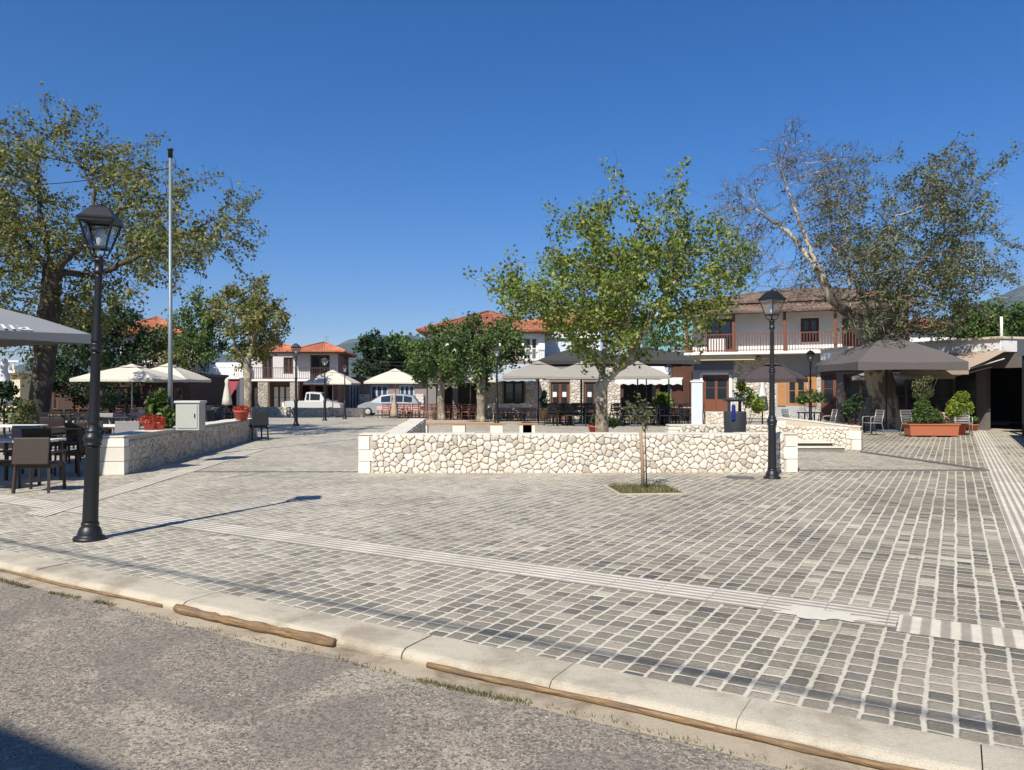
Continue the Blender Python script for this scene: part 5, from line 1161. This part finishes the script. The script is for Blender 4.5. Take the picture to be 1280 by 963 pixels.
def hip(root, x0, x1, y0, y1, ze, zr, mat, ov=.5, rx0=None, rx1=None):
    x0 -= ov; x1 += ov; y0 -= ov; y1 += ov; ym = (y0 + y1) / 2; d = (y1 - y0) / 2; a = x0 + d if rx0 is None else rx0; b = x1 - d if rx1 is None else rx1
    if a > b: a = b = (a + b) / 2
    rd0, rd1 = (a, ym, zr), (b, ym, zr)
    r1 = tiled(root, ((x0, y0, ze), (x1, y0, ze)), (rd0, rd1), mat); tiled(root, ((x1, y1, ze), (x0, y1, ze)), (rd1, rd0), mat); tiled(root, ((x0, y1, ze), (x0, y0, ze)), (rd0, rd0), mat); tiled(root, ((x1, y0, ze), (x1, y1, ze)), (rd1, rd1), mat)
    mb = MB(); 
    for p, q in ((rd0, rd1), (rd0, (x0, y0, ze)), (rd0, (x0, y1, ze)), (rd1, (x1, y0, ze)), (rd1, (x1, y1, ze))):
        if (Vector(p) - Vector(q)).length > .1: mb.tube([Vector(p) + Vector((0, 0, .03)), Vector(q) + Vector((0, 0, .03))], .09, 8)
    mb.build('ridge_tiles', mat, root); mb = MB(); mb.b2((x0 + .08, y0 + .08, ze - .16), (x1 - .08, y1 - .08, ze - .10)); mb.build('eaves_soffit', WOODD, root); return r1
def shell(root, w, d, h, wm, z0=0, name='wall', holes=(), th=.25, floor=True):
    """front wall with its openings, the other three walls, a dark inside"""
    mb = MB(); panel(mb, 0, w, z0, h, 0, th, holes); mb.b2((0, th + .002, z0), (th, d, h)); mb.b2((w - th, th + .002, z0), (w, d, h)); mb.b2((th + .002, d - th, z0), (w - th - .002, d, h)); mb.b2((th, th, h - .06), (w - th, d - th, h - .02)); return mb.build(name, wm, root)
def railing(root, x0, x1, y, z, h, mat, step=.12, th=.022, name='railing', ends=None):
    mb = MB(); mb.b2((x0, y - .025, z + h - .05), (x1, y + .025, z + h)); mb.b2((x0, y - .02, z + .06), (x1, y + .02, z + .10)); n = int((x1 - x0) / step)
    for i in range(n + 1): x = x0 + (x1 - x0) * i / n; mb.b2((x - th / 2, y - th / 2, z), (x + th / 2, y + th / 2, z + h - .05))
    if ends:
        for x in (x0, x1): mb.b2((x - .02, y, z + h - .05), (x + .02, y + ends, z + h))
        k = int(ends / step)
        for x in (x0, x1):
            for i in range(k): yy = y + ends * i / k; mb.b2((x - th / 2, yy - th / 2, z), (x + th / 2, yy + th / 2, z + h - .05))
    return mb.build(name, mat, root)
def awning(parent, x0, x1, y0, z0, y1, z1, mat, val=.22, name='awning', scal=True, skew=0):
    """cloth from the wall line (y0, z0) out to (y1, z1) with a scalloped valance"""
    mb = MB(); n = max(6, int((x1 - x0) / .25)); vs = []; fs = []
    for i in range(n + 1):
        x = x0 + (x1 - x0) * i / n; vs += [(x, y0, z0), (x + skew / 2, (y0 + y1) / 2, (z0 + z1) / 2 - .04), (x + skew, y1, z1), (x + skew, y1 - .01, z1 - val * (1 if i % 2 or not scal else .72))]
    for i in range(n):
        for j in range(3): k = i * 4 + j; fs.append((k, k + 4, k + 5, k + 1))
    for sx in (0, n):
        k = sx * 4; x = vs[k][0]
    mb.add(vs, fs, 0, False); o = mb.build(name, mat, parent); s = o.modifiers.new('t', 'SOLIDIFY'); s.thickness = .01
    mb = MB(); mb.bar((x0 + .1, y0, z0 - .3), (x0 + .1 + skew, y1 + .05, z1 - .04), .03); mb.bar((x1 - .1, y0, z0 - .3), (x1 - .1 + skew, y1 + .05, z1 - .04), .03); mb.bar((x0 + skew, y1 + .03, z1 - .02), (x1 + skew, y1 + .03, z1 - .02), .04); mb.build('awning_arm', SLABW, o); return o
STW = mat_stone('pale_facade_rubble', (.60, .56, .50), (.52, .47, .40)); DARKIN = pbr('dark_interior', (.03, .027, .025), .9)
def rubble_part(root, x0, x1, z0, z1, y, size=.3, name='stone_cladding', mat=STW, th=.06, seed=1):
    mb = MB(); mb.b2((x0, y - .02, z0), (x1, y + th, z1), 0); rubble(mb, (x0, y - .02, z0), (1, 0, 0), (0, 0, 1), x1 - x0, z1 - z0, size, .03, .012, mi=1, rnd=random.Random(seed)); return mb.build(name, [MORTAR, mat], root)

# ---- house with the wooden balcony on the right
Yb = 42.6; Ob = Vector((X_(866, Yb), Yb, 0)); hf = empty('balcony_house', Ob, R(-24), 'two storey house with a brown wooden balcony and old tiled roof, behind the right lamp', 'house')
W = 10.5; zf = 3.55; zt = 5.95
gh = [(.55, 1.95, .35, 2.35), (4.9, 5.9, .7, 2.3), (6.6, 7.9, 0, 2.45), (9.0, 9.9, .6, 2.3)]
uh = [(.75, 2.15, zf + .05, zf + 1.85), (5.6, 6.5, zf + .5, zf + 1.75), (7.6, 8.6, zf + .05, zf + 1.85)]
mb = MB(); panel(mb, 0, W, -.3, zf - .15, 0, .25, gh); o = mb.build('ground_floor_wall', GREYP, hf)
mb = MB(); panel(mb, 0, W, zf, zt, 0, .25, uh); mb.b2((0, .26, -.3), (.25, 8, zt)); mb.b2((W - .25, .26, -.3), (W, 8, zt)); mb.b2((.26, 7.75, -.3), (W - .26, 8, zt)); mb.b2((.26, .26, zt - .1), (W - .26, 7.74, zt - .02)); mb.build('upper_wall', WHITE, hf)
mb = MB(); mb.b2((.05, -.012, 2.62), (3.6, -.002, 3.38)); mb.build('painted_band', pbr('slate_blue_plaster', (.12, .15, .20), .9, .1, 2), hf)
mb = MB(); mb.b2((.40, -.05, .35), (.54, .02, 2.50)); mb.b2((1.96, -.05, .35), (2.10, .02, 2.50)); mb.b2((.40, -.05, 2.36), (2.10, -.001, 2.50)); mb.build('door_surround', SLABW, hf)
opening(hf, .56, 1.94, .35, 2.34, 0, 'door', WOOD, GLASS, 2); opening(hf, 4.91, 5.89, .71, 2.29, 0, 'window', WOODO, GLASS, 2); opening(hf, 6.61, 7.89, 0, 2.44, 0, 'door', WOOD, GLASS, 2); opening(hf, 9.01, 9.89, .61, 2.29, 0, 'window', WOODO, GLASS, 2)
opening(hf, .76, 2.14, zf + .05, zf + 1.84, 0, 'balcony_door', WOOD, GLASSB, 2); opening(hf, 5.61, 6.49, zf + .51, zf + 1.74, 0, 'window', WOODD, GLASS, 2); opening(hf, 7.61, 8.59, zf + .05, zf + 1.84, 0, 'balcony_door', WOOD, GLASS, 2)
for x in (4.45, 5.95): mb = MB(); mb.b2((x, -.06, .7), (x + .42, -.02, 2.3)); mb.build('shutter', WOODO, hf)
rubble_part(hf, 2.2, 4.38, 0, 3.3, -.01, .26, seed=3); rubble_part(hf, 6.4, 6.58, 0, 2.55, -.01, .2, seed=5); rubble_part(hf, 9.92, 10.45, 0, 3.0, -.01, .26, seed=6); rubble_part(hf, 8.0, 8.95, 0, 2.55, -.01, .26, seed=4)
mb = MB(); mb.b2((-.25, -1.25, zf - .15), (W + .2, 0.0, zf - .01)); mb.build('balcony_slab', SLABW, hf, bevel=.02)
mb = MB(); mb.b2((0, -1.0, zf - .42), (3.4, -.02, zf - .16)); mb.build('beam_casing', CREAM, hf)
railing(hf, -.1, W, -1.15, zf, .95, WOOD, .14, .035, ends=1.1)
mb = MB(); 
for x in (-.1, 2.35, 4.9, 7.3, W): q_ = MB(); q_.b2((x - .07, -1.22, zf), (x + .07, -1.08, zt - .421)); q_.build('balcony_post', WOOD, hf)
mb.b2((-.2, -1.24, zt - .42), (W + .1, -1.06, zt - .28)); mb.build('balcony_beam', WOOD, hf)
tiled(hf, ((-.5, -1.65, zt - .35), (W + .5, -1.65, zt - .35)), ((-.5, .1, zt + .22), (W + .5, .1, zt + .22)), TILEO, name='balcony_roof')
hip(hf, 0, W, .2, 8, zt + .30, zt + 1.30, TILEO, .55)
mb = MB(); mb.b2((1.0, -1.0, zf + .02), (1.9, -.75, zf + .75)); mb.build('air_conditioner', SLABW, hf, bevel=.02)
# ---- turquoise house and fence between
tq = empty('turquoise_house', (X_(822, 52), 52, zg(52)), 0, 'turquoise walled house seen between the plane tree and the balcony', 'house')
shell(tq, 3.0, 6, Z_(395, 52) + .3, TURQ, holes=[(1, 2, 3.2, 4.6)]); opening(tq, 1.01, 1.99, 3.21, 4.59, 0, 'window', SLABW); mb = MB(); mb.b2((-.2, -.2, Z_(395, 52) + .3), (3.2, 6.2, Z_(395, 52) + .5)); mb.build('roof', SLABW, tq)
tf = empty('terrace_fence', (X_(838, 43.5), 43.5, 0), 0, 'dark slatted terrace fence left of the balcony', 'fence'); mb = MB()
for k in range(6): mb.b2((0, 0, 3.0 + k * .19), (1.35, .03, 3.14 + k * .19))
mb.build('slats', DGREY, tf); mb = MB(); mb.b2((0, .12, 0), (1.75, .4, 2.95)); mb.build('wall', WOODD, tf)
for x in (0, 1.27): mb = MB(); mb.b2((x, .031, 0), (x + .08, .09, 4.1)); mb.build('post', DGREY, tf)
# ---- white pillar beside the door
wp = empty('white_pillar', (X_(871, 29), 29, 0), R(-12), 'square pale blue white pillar at the right end of the awning', 'pillar'); mb = MB(); mb.b2((-.2, -.17, 0), (.2, .17, 1.86)); mb.build('shaft', BLUEW, wp, bevel=.01); mb = MB(); mb.b2((-.24, -.2, 1.861), (.24, .2, 1.92)); mb.build('cap', SLABW, wp, bevel=.01)
# ---- central tavern building (x from 535 to 860 px at 46 m)
Yc = 46; x0 = X_(535, Yc); ct = empty('tavern_building', (x0, Yc, -.25), 0, 'wide white tavern with brick red hipped roof and stone ground floor in the centre', 'house')
px = lambda p: X_(p, Yc) - x0
zz = lambda q: Z_(q, Yc) + .25
gf = zz(454)
holes = [(px(545), px(566), .0, 2.1), (px(572), px(596), .0, 2.2), (px(630), px(655), .75, 2.3), (px(688.5), px(712), 0, 2.25), (px(730), px(745), 0, 2.25), (px(778), px(816), 0, 2.2), (px(825), px(856), 0, 2.2)]
mb = MB(); panel(mb, 0, px(862), 0, gf, 0, .3, holes); mb.b2((0, .31, 0), (.3, 9, gf)); mb.b2((px(862) - .3, .31, 0), (px(862), 9, gf)); mb.b2((.3, 3.6, 0), (px(862) - .3, 3.8, gf)); mb.b2((-.05, -.02, gf + .002), (px(862) + .05, 9, gf + .14)); mb.build('ground_floor_wall', pbr('dark_tavern_plaster', (.20, .18, .165), .9, .1), ct)  # ground floor plaster in one dark tone
for i, (a, b) in enumerate(((600, 628), (657, 687), (713, 729), (746, 776))): rubble_part(ct, px(a), px(b), 0, gf - .3, -.02, .28, seed=10 + i)
opening(ct, px(688.5), px(712), 0, 2.25, 0, 'door', WOODO if False else WOOD, GLASS, 2); opening(ct, px(730), px(745), 0, 2.25, 0, 'door', WOOD, GLASS, 1); opening(ct, px(630), px(655), .75, 2.3, 0, 'window', BLACK, GLASS, 2)
for a in (693.5, 705.5, 737): mb = MB(); mb.b2((px(a) - .12, .06, 1.35), (px(a) + .12, .07, 1.65)); mb.build('paper_notice', SLABW, ct)
ue = zz(417); ug = gf + .142
uholes = [(px(655), px(673), ug, ug + 1.45), (px(642), px(650), ug + .1, ug + 1.1), (px(570), px(582), ug + .1, ug + 1.2), (px(605), px(617), ug + .1, ug + 1.2)]
mb = MB(); panel(mb, 0, px(681), ug, ue, .1, .25, uholes); mb.b2((0, .36, ug), (.25, 8.8, ue)); mb.b2((px(681) - .25, .36, ug), (px(681), 8.8, ue)); mb.b2((.26, 8.55, ug), (px(681) - .26, 8.8, ue)); mb.build('upper_wall', WHITE, ct)
opening(ct, px(655), px(673), ug, ug + 1.45, .1, 'balcony_door', SLABW, GLASS, 2); opening(ct, px(642), px(650), ug + .1, ug + 1.1, .1, 'window', WOODO, pbr('orange_shutter', (.42, .15, .04)), 1); opening(ct, px(570), px(582), ug + .1, ug + 1.2, .1, 'window', WOODD, GLASS, 2); opening(ct, px(605), px(617), ug + .1, ug + 1.2, .1, 'window', WOODD, GLASS, 2)
railing(ct, px(636), px(680), -.0, ug, .75, SLABW, .1, .02)
hip(ct, 0, px(681), .1, 8.8, ue + .15, zz(381), TILER, .6)
mb = MB(); mb.b2((px(681) + .01, 2.2, ug), (px(752), 8.6, zz(420))); mb.build('blue_wall', BLUEW, ct); mb = MB(); mb.b2((px(681) + .01, 2.0, zz(420)), (px(756), 8.8, zz(420) + .14)); mb.build('flat_roof', SLABW, ct)
awning(ct, px(598), px(668), -.02, gf - .05, -2.4, gf - .95, CANVS, .18)
awning(ct, px(785), px(864), -.02, zz(453), -2.7, 2.10 + .25, CANVW, .30, skew=-1.15)
# wooden porch posts under the white awning
for a in (770, 812, 848): mb = MB(); mb.b2((px(a) - .08, -2.5, 0), (px(a) + .08, -2.35, 2.3)); mb.build('awning_post', WOODD, ct)
# small roof box behind, with brick coloured gable
gb = empty('gabled_house', (X_(664, 58), 58, zg(58)), 0, 'house with an orange tiled roof seen through the plane tree leaves', 'house'); shell(gb, 5.2, 6, 6.8, WHITE, holes=[(1, 2, 4.3, 5.6)]); opening(gb, 1.01, 1.99, 4.31, 5.59, 0, 'window', WOODD); hip(gb, 0, 5.2, 0, 6, 6.9, 8.3, TILE, .5)

# ---- far left: two storey house with orange hipped roofs, and the terrace part with the red awning
Yd = 60; zb = -.4; xo = X_(300, Yd); hb2 = empty('two_storey_house', (xo, Yd, zb), R(6), 'two storey house with orange hipped roof and stone pillars, far left of centre', 'house')
px = lambda p: X_(p, Yd) - xo; zz = lambda q: Z_(q, Yd) - zb; g1 = zz(477); e1 = zz(441); Wd = px(420)
gh = [(px(305), px(310), .3, 2.2), (px(315), px(324), .3, 2.2), (px(339), px(363), .35, 2.25), (px(376), px(386), 0, 2.2), (px(392), px(402), 0, 2.2), (px(407), px(415), 0, 2.2)]
mb = MB(); panel(mb, 0, Wd, 0, g1, 0, .25, gh); mb.b2((0, .26, 0), (.25, 8, e1)); mb.b2((Wd - .25, .26, 0), (Wd, 8, e1)); mb.b2((.26, 3.4, 0), (Wd - .26, 3.6, e1)); mb.build('ground_floor_wall', pbr('brown_render', (.17, .085, .065), .9, .15), hb2)
uh = [(px(304), px(309), g1 + .8, g1 + 1.9), (px(327), px(340), g1 + .2, g1 + 2.0), (px(353), px(365), g1 + .6, g1 + 1.9), (px(386), px(410), g1 + .2, g1 + 2.1)]
mb = MB(); panel(mb, 0, Wd, g1 + .16, e1, 0, .25, uh); mb.build('upper_wall', pbr('greyish_white_plaster', (.55, .53, .51), .9, .08, 1.2), hb2)
for a, b, c, d, k, m in ((339, 363, .35, 2.25, 'window', WHITE), (315, 324, .3, 2.2, 'window', WHITE), (305, 310, .3, 2.2, 'window', WHITE)): opening(hb2, px(a), px(b), c, d, 0, k, WOODD, m, 3 if a == 339 else 1)
for a, b, c, d in ((327, 340, g1 + .2, g1 + 2.0), (353, 365, g1 + .6, g1 + 1.9), (386, 410, g1 + .2, g1 + 2.1), (304, 309, g1 + .8, g1 + 1.9)): opening(hb2, px(a), px(b), c, d, 0, 'window', WOODD, GLASS, 2)
mb = MB(); mb.b2((-.2, -1.3, g1), (Wd + .1, 0, g1 + .16)); mb.build('balcony_slab', SLABW, hb2, bevel=.02)
railing(hb2, -.1, Wd, -1.25, g1 + .16, .9, WOODD, .16, .03)
for i, (a, b) in enumerate(((326, 338), (364.5, 374))): rubble_part(hb2, px(a), px(b), 0, g1, -1.2, .3, name='stone_pillar', mat=STONEG, th=.7, seed=20 + i)
hip(hb2, px(372), Wd, -.6, 7.5, e1 + .1, zz(425), TILE, .7); hip(hb2, 0, px(376), .3, 7.5, e1 + .12, zz(427), TILE, .6)
xo = X_(226, 57); tb = empty('terrace_shop', (xo, 57, zb), R(4), 'low shop with a white roof terrace and dark red awning on the left', 'shop'); px = lambda p: X_(p, 57) - xo; zz = lambda q: Z_(q, 57) - zb
shell(tb, px(298), 7, zz(474), WHITE, holes=[(px(236), px(262), 0, 1.9), (px(266), px(294), 0, 1.9)]); opening(tb, px(236), px(262), 0, 1.9, 0, 'shop_window', BLACK, GLASS, 3); opening(tb, px(266), px(294), 0, 1.9, 0, 'shop_window', BLACK, GLASS, 3)
mb = MB(); mb.b2((-.1, -.35, zz(474)), (px(299), 7, zz(472.5))); mb.build('roof_slab', SLABW, tb)
mb = MB(); mb.b2((0, 2.2, zz(472.5)), (px(298), 7, zz(452))); mb.build('terrace_wall', WHITE, tb); railing(tb, 0.1, px(297), -.2, zz(472.5), .8, pbr('pale_rail', (.45, .5, .52), .5), .3, .02)
awning(tb, px(229), px(298), -.02, zz(475), -2.2, zz(495), CANVR, .12)
# ---- left house behind the dark tree
xo = X_(150, 52); lh = empty('pink_house', (xo, 52, -.3), R(14), 'pale pink house with an orange roof behind the tall pole', 'house'); px = lambda p: X_(p, 52) - xo; zz = lambda q: Z_(q, 52) + .3
shell(lh, px(212), 7, zz(418), PINKW, holes=[(px(184), px(196), zz(452), zz(424)), (.8, 1.5, .3, 2.2)]); opening(lh, px(184), px(196), zz(452), zz(424), 0, 'balcony_door', WOODD, GLASS, 2); opening(lh, .8, 1.5, .3, 2.2, 0, 'door', WOODD); hip(lh, 0, px(212), 0, 7, zz(416), zz(391), TILE, .7)
mb = MB(); mb.b2((px(178), -1.2, zz(455)), (px(214), 0, zz(451))); mb.build('balcony_slab', SLABW, lh); railing(lh, px(179), px(213), -1.1, zz(451), .9, BLACK, .15)
# ---- yellowish house with a balustrade and the dark tavern front at the far left
xo = X_(-330, 38); yh = empty('yellow_house', (xo, 38, 0), R(3), 'yellowish house with a stone balustrade behind the old trunk on the left', 'house'); px = lambda p: X_(p, 38) - xo; zz = lambda q: Z_(q, 38)
shell(yh, px(14), 3, zz(466), CREAM, holes=[(px(-20), px(-8), .6, 2)]); opening(yh, px(-20), px(-8), .6, 2, 0, 'window', WOODD)
mb = MB(); mb.b2((-.2, -.3, zz(466)), (px(15), 3, zz(463))); mb.build('cornice', SLABW, yh)
mb = MB(); x = px(-30)
while x < px(14): mb.lathe([(.05, 0), (.08, .15), (.04, .35), (.06, .42)], (x, -.1, zz(463)), 8); x += .25
mb.b2((px(-30) - .1, -.2, zz(463) + .421), (px(15), 0, zz(463) + .5)); mb.build('balustrade', SLABW, yh)
xo = X_(20, 46); dt = empty('brown_tavern', (xo, 46, -.2), 0, 'dark brown timber fronted tavern under the cream umbrellas', 'shop'); px = lambda p: X_(p, 46) - xo
shell(dt, px(238), 6, Z_(470, 46) + .2, pbr('brown_timber_front', (.055, .03, .022), .8, .2), holes=[(px(30), px(46), .5, 1.9), (px(56), px(72), .5, 1.9), (px(92), px(105), 0, 1.9), (px(112), px(128), .5, 1.9), (px(137), px(176), .3, 1.9), (px(184), px(200), 0, 1.9), (px(208), px(228), .5, 1.9)])
for a, b, z_ in ((30, 46, .5), (56, 72, .5), (92, 105, 0), (112, 128, .5), (137, 176, .3), (184, 200, 0), (208, 228, .5)): opening(dt, px(a), px(b), z_, 1.9, 0, 'window' if z_ else 'door', WOOD, GLASS, 2)
mb = MB(); mb.b2((-.2, -.4, Z_(470, 46) + .201), (px(240), 6, Z_(470, 46) + .35)); mb.build('roof', WOODD, dt)
# ---- far low shops beyond the cars
xo = X_(404, 68); fs_ = empty('row_of_shops', (xo, 68, -.4), 0, 'long low grey shop building with white panelled doors beyond the parked cars', 'shop'); px = lambda p: X_(p, 68) - xo; zz = lambda q: Z_(q, 68) + .4
hs = [(px(428), px(434), 0, 2.3), (px(436), px(449), 0, 2.3), (px(463), px(485), 0, 2.3), (px(499), px(518), 0, 2.3)]
shell(fs_, px(533), 7, zz(474), pbr('grey_brown_render', (.23, .19, .18), .9, .15), holes=hs)
for a, b, c, d in hs: opening(fs_, a, b, c, d, 0, 'shop_door', pbr('pale_blue_frame', (.42, .46, .50), .6), GLASSB, 3 if b - a > .8 else 1, bars=1)
mb = MB(); mb.b2((-.3, -.8, zz(474)), (px(538), 7, zz(471.5))); mb.build('roof', pbr('dark_roof_edge', (.11, .085, .07), .9), fs_)
for i, (a, b) in enumerate(((449.5, 462), (486, 498), (519, 530))): rubble_part(fs_, px(a), px(b), 0, 1.5, -.3, .35, name='stone_base', th=.3, seed=30 + i)
# white wall panel by the dark tree
mb = MB(); mb.b2((X_(537, 47), 47, -.3), (X_(551, 47), 47.3, Z_(480, 47))); tag(mb.build('white_garden_wall', WHITE), 'small bright white wall between the reddish chairs and the low tree', 'wall')
# ---- low flat building on the right with beige awnings
P0 = Vector((X_(1128, 33.5), 33.5, 0)); P1 = Vector((X_(1268, 28.6), 28.6, 0)); dd = P1 - P0; Lr = dd.length; ang = math.atan2(dd.y, dd.x)
P0b = P0 - dd.normalized() * 4.0
rh = empty('low_cafe_building', P0b, ang, 'low flat roofed cafe with a white fascia and beige awnings on the right', 'shop'); Lr += 4.0
hs = [(.5, 2.4, 0, 2.3), (3.2, 5.0, .3, 2.3), (5.4, 7.6, 0, 2.4), (8.0, 10.2, 0, 2.4), (10.5, Lr - .4, 0, 2.4)]
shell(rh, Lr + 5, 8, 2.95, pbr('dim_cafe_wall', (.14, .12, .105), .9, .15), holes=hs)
for i, (a, b, c, d) in enumerate(hs[:3]): opening(rh, a, b, c, d, 0, 'shop_door' if c == 0 else 'window', WOODD, GLASS, 2)
fz = 3.46
mb = MB(); mb.b2((-.2, -.75, 2.98), (Lr + .05, 8, fz)); mb.build('fascia', SLABW, rh, bevel=.015); mb = MB(); mb.b2((-.25, -.85, fz + .003), (Lr + .1, 8.1, fz + .09)); mb.build('roof_edge', CREAM, rh)
awning(rh, 6.4, Lr + .3, -.76, 3.02, -2.6, 2.35, CANVB, .22, scal=False); awning(rh, 3.2, 8.4, -.05, 2.75, -2.0, 2.12, CANVB, .14, scal=False)
for x, y, h in ((7.7, 1.2, 1.0), (9.0, 1.4, .5), (4.6, 1., .5)): mb = MB(); mb.tube([(x, y, fz), (x, y, fz + h)], .05, 8); mb.build('roof_pipe', SLABW, rh)
# pergola wing that joins it at the right edge, in shade
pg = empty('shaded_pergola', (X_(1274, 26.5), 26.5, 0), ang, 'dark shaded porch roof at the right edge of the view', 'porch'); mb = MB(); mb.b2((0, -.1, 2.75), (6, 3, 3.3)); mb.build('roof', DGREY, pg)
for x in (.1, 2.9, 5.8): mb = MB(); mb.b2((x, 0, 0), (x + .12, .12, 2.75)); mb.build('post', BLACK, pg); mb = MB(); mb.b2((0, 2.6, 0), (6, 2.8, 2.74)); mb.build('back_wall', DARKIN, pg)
mb = MB(); mb.b2((X_(1222, 34), 34.0, 0), (X_(1262, 34) , 34.6, .16)); tag(mb.build('stone_step', COPING, None, bevel=.01), 'low pale step at the end of the ribbed path on the right', 'step')
# red roofed house farther right
xo = X_(1130, 50); rr = empty('far_right_house', (xo, 50, 0), R(-8), 'white house with brown red roof behind the low cafe on the right', 'house'); shell(rr, 4.2, 6, Z_(416, 50), WHITE, holes=[(1.6, 2.4, 3.4, 4.6)]); opening(rr, 1.61, 2.39, 3.41, 4.59, 0, 'window', WOODD); hip(rr, 0, 4.2, 0, 6, Z_(411, 50), Z_(394, 50), TILER, .5)

# roof aerials and thin far cables
def aerial(root, x, y, z, h):
    mb = MB(); mb.tube([(x, y, z), (x, y, z + h)], .025, 5)
    for k in range(5): mb.bar((x - .25 + .02 * k, y, z + h - .12 * k), (x + .25 - .02 * k, y, z + h - .12 * k), .015)
    mb.build('aerial', GALV, root)
aerial(hb2, px(412) if False else 6.2, 3, 4.8, 1.5); aerial(ct, 1.2, 3, 5.4, 1.5); aerial(hf, 1.5, 4, 6.9, .9); aerial(lh, 1.5, 3, 6.2, .9)
for k, (pa, pb, Yk, lab) in enumerate((((405, 436), (545, 452), 64, 'uppermost thin cable crossing before the far mountain'), ((405, 441), (545, 456), 64.5, 'middle thin cable crossing before the far mountain'), ((405, 447), (545, 460), 65, 'lowest thin cable crossing before the far mountain'))):
    a = at(pa[0], pa[1], Yk); b = at(pb[0], pb[1], Yk); mb = MB(); mb.tube([a.lerp(b, q / 12) - Vector((0, 0, .5 * math.sin(math.pi * q / 12))) for q in range(13)], .018, 4); tag(mb.build('cable', BLACK), lab, 'cable', 'thin cables before the mountain')
# ================================================================ HILLS
def ridge(name, Y, pts, mat, base=-20, thick=900, seed=0):
    r_ = random.Random(seed); n = 150; xs = [p[0] for p in pts]; mb = MB(); vs = []; fs = []; rows = 26
    ph = [r_.uniform(0, 6.28) for _ in range(24)]
    def hgt(px):
        for a, b in zip(pts[:-1], pts[1:]):
            if a[0] <= px <= b[0]: t = (px - a[0]) / (b[0] - a[0]); t = t * t * (3 - 2 * t); return a[1] + (b[1] - a[1]) * t
        return pts[-1][1]
    for j in range(rows + 1):
        v = j / rows
        for i in range(n + 1):
            p = xs[0] + (xs[-1] - xs[0]) * i / n; X = X_(p, Y); top = Z_(hgt(p), Y)
            prof = math.sin(math.pi * min(1, v * 1.0)) if v < .5 else math.sin(math.pi * v)
            f = prof ** 1.25; nz = 0
            for k in range(8): fr = (k + 1) * 1.7; nz += math.sin(fr * X / Y * 14 + ph[k] + v * (3 + 2 * k)) / (k + 1.5) * (1 - abs(2 * v - 1)) * .0 + math.sin(fr * 9 * X / Y + ph[k + 8] + 5 * v * (k + 1)) / (k + 2)
            z = base + (top - base) * f * (1 + (.035 * nz if v != .5 else .012 * nz)); y = Y + (v - .5) * thick
            vs.append((X * (1 if v == .5 else 1), y, z))
    for j in range(rows):
        for i in range(n): a = j * (n + 1) + i; fs.append((a, a + 1, a + n + 2, a + n + 1))
    mb.add(vs, fs, 0, True); return tag(mb.build(name, mat), kind='structure')
HM = pbr('scrubby_hill', (.05, .065, .04), .95, .45, .012, col2=(.12, .115, .085))
ridge('mountain', 4200, [(-300, 480), (60, 470), (120, 440), (160, 392), (190, 400), (230, 430), (300, 452), (385, 468), (410, 450), (430, 434), (452, 424), (480, 419), (500, 425), (515, 417), (528, 426), (560, 450), (640, 475), (760, 482)], HM, thick=2200, seed=2)
ridge('mountain', 3300, [(900, 483), (1020, 470), (1100, 440), (1180, 405), (1230, 378), (1262, 366), (1300, 352), (1380, 330), (1500, 320), (1700, 400)], HM, thick=1900, seed=5)
# the air
hz = bpy.data.materials.new('air_haze'); hz.use_nodes = True; hn = hz.node_tree; hn.nodes.remove(hn.nodes['Principled BSDF']); pv = hn.nodes.new('ShaderNodeVolumePrincipled'); pv.inputs['Density'].default_value = 0.00009; pv.inputs['Color'].default_value = (.45, .70, 1, 1); pv.inputs['Anisotropy'].default_value = .2
hn.links.new(pv.outputs[0], hn.nodes['Material Output'].inputs['Volume'])
if HAZE:
    mb = MB(); mb.b2((-6100, -6100, -30), (6100, 6100, 760)); o = mb.build('haze', hz); tag(o, kind='stuff')
# lettering position on the near umbrella: its right-hand (+x) sloping side
w2 = 1.95; sl = math.atan2(.70, w2); 
lo.matrix_parent_inverse = Matrix.Identity(4)
lx = 1.90; lz = 3.32 - .70 * lx / w2 + .02
lo.location = (lx, .98, lz - .022); lo.rotation_euler = Matrix(((0, -math.sin(R(90) - (R(90) - sl)) * 0 - math.cos(sl), math.sin(sl)), (1, 0, 0), (0, math.sin(sl), math.cos(sl)))).to_euler()

bpy.context.view_layer.update()
lm_ = bpy.data.meshes.new_from_object(lo.evaluated_get(bpy.context.evaluated_depsgraph_get())); lm_.name = 'lettering'
l2_ = bpy.data.objects.new('white_lettering', lm_); COL.objects.link(l2_); l2_.parent = near; l2_.location = lo.location; l2_.rotation_euler = lo.rotation_euler
bpy.data.objects.remove(lo)
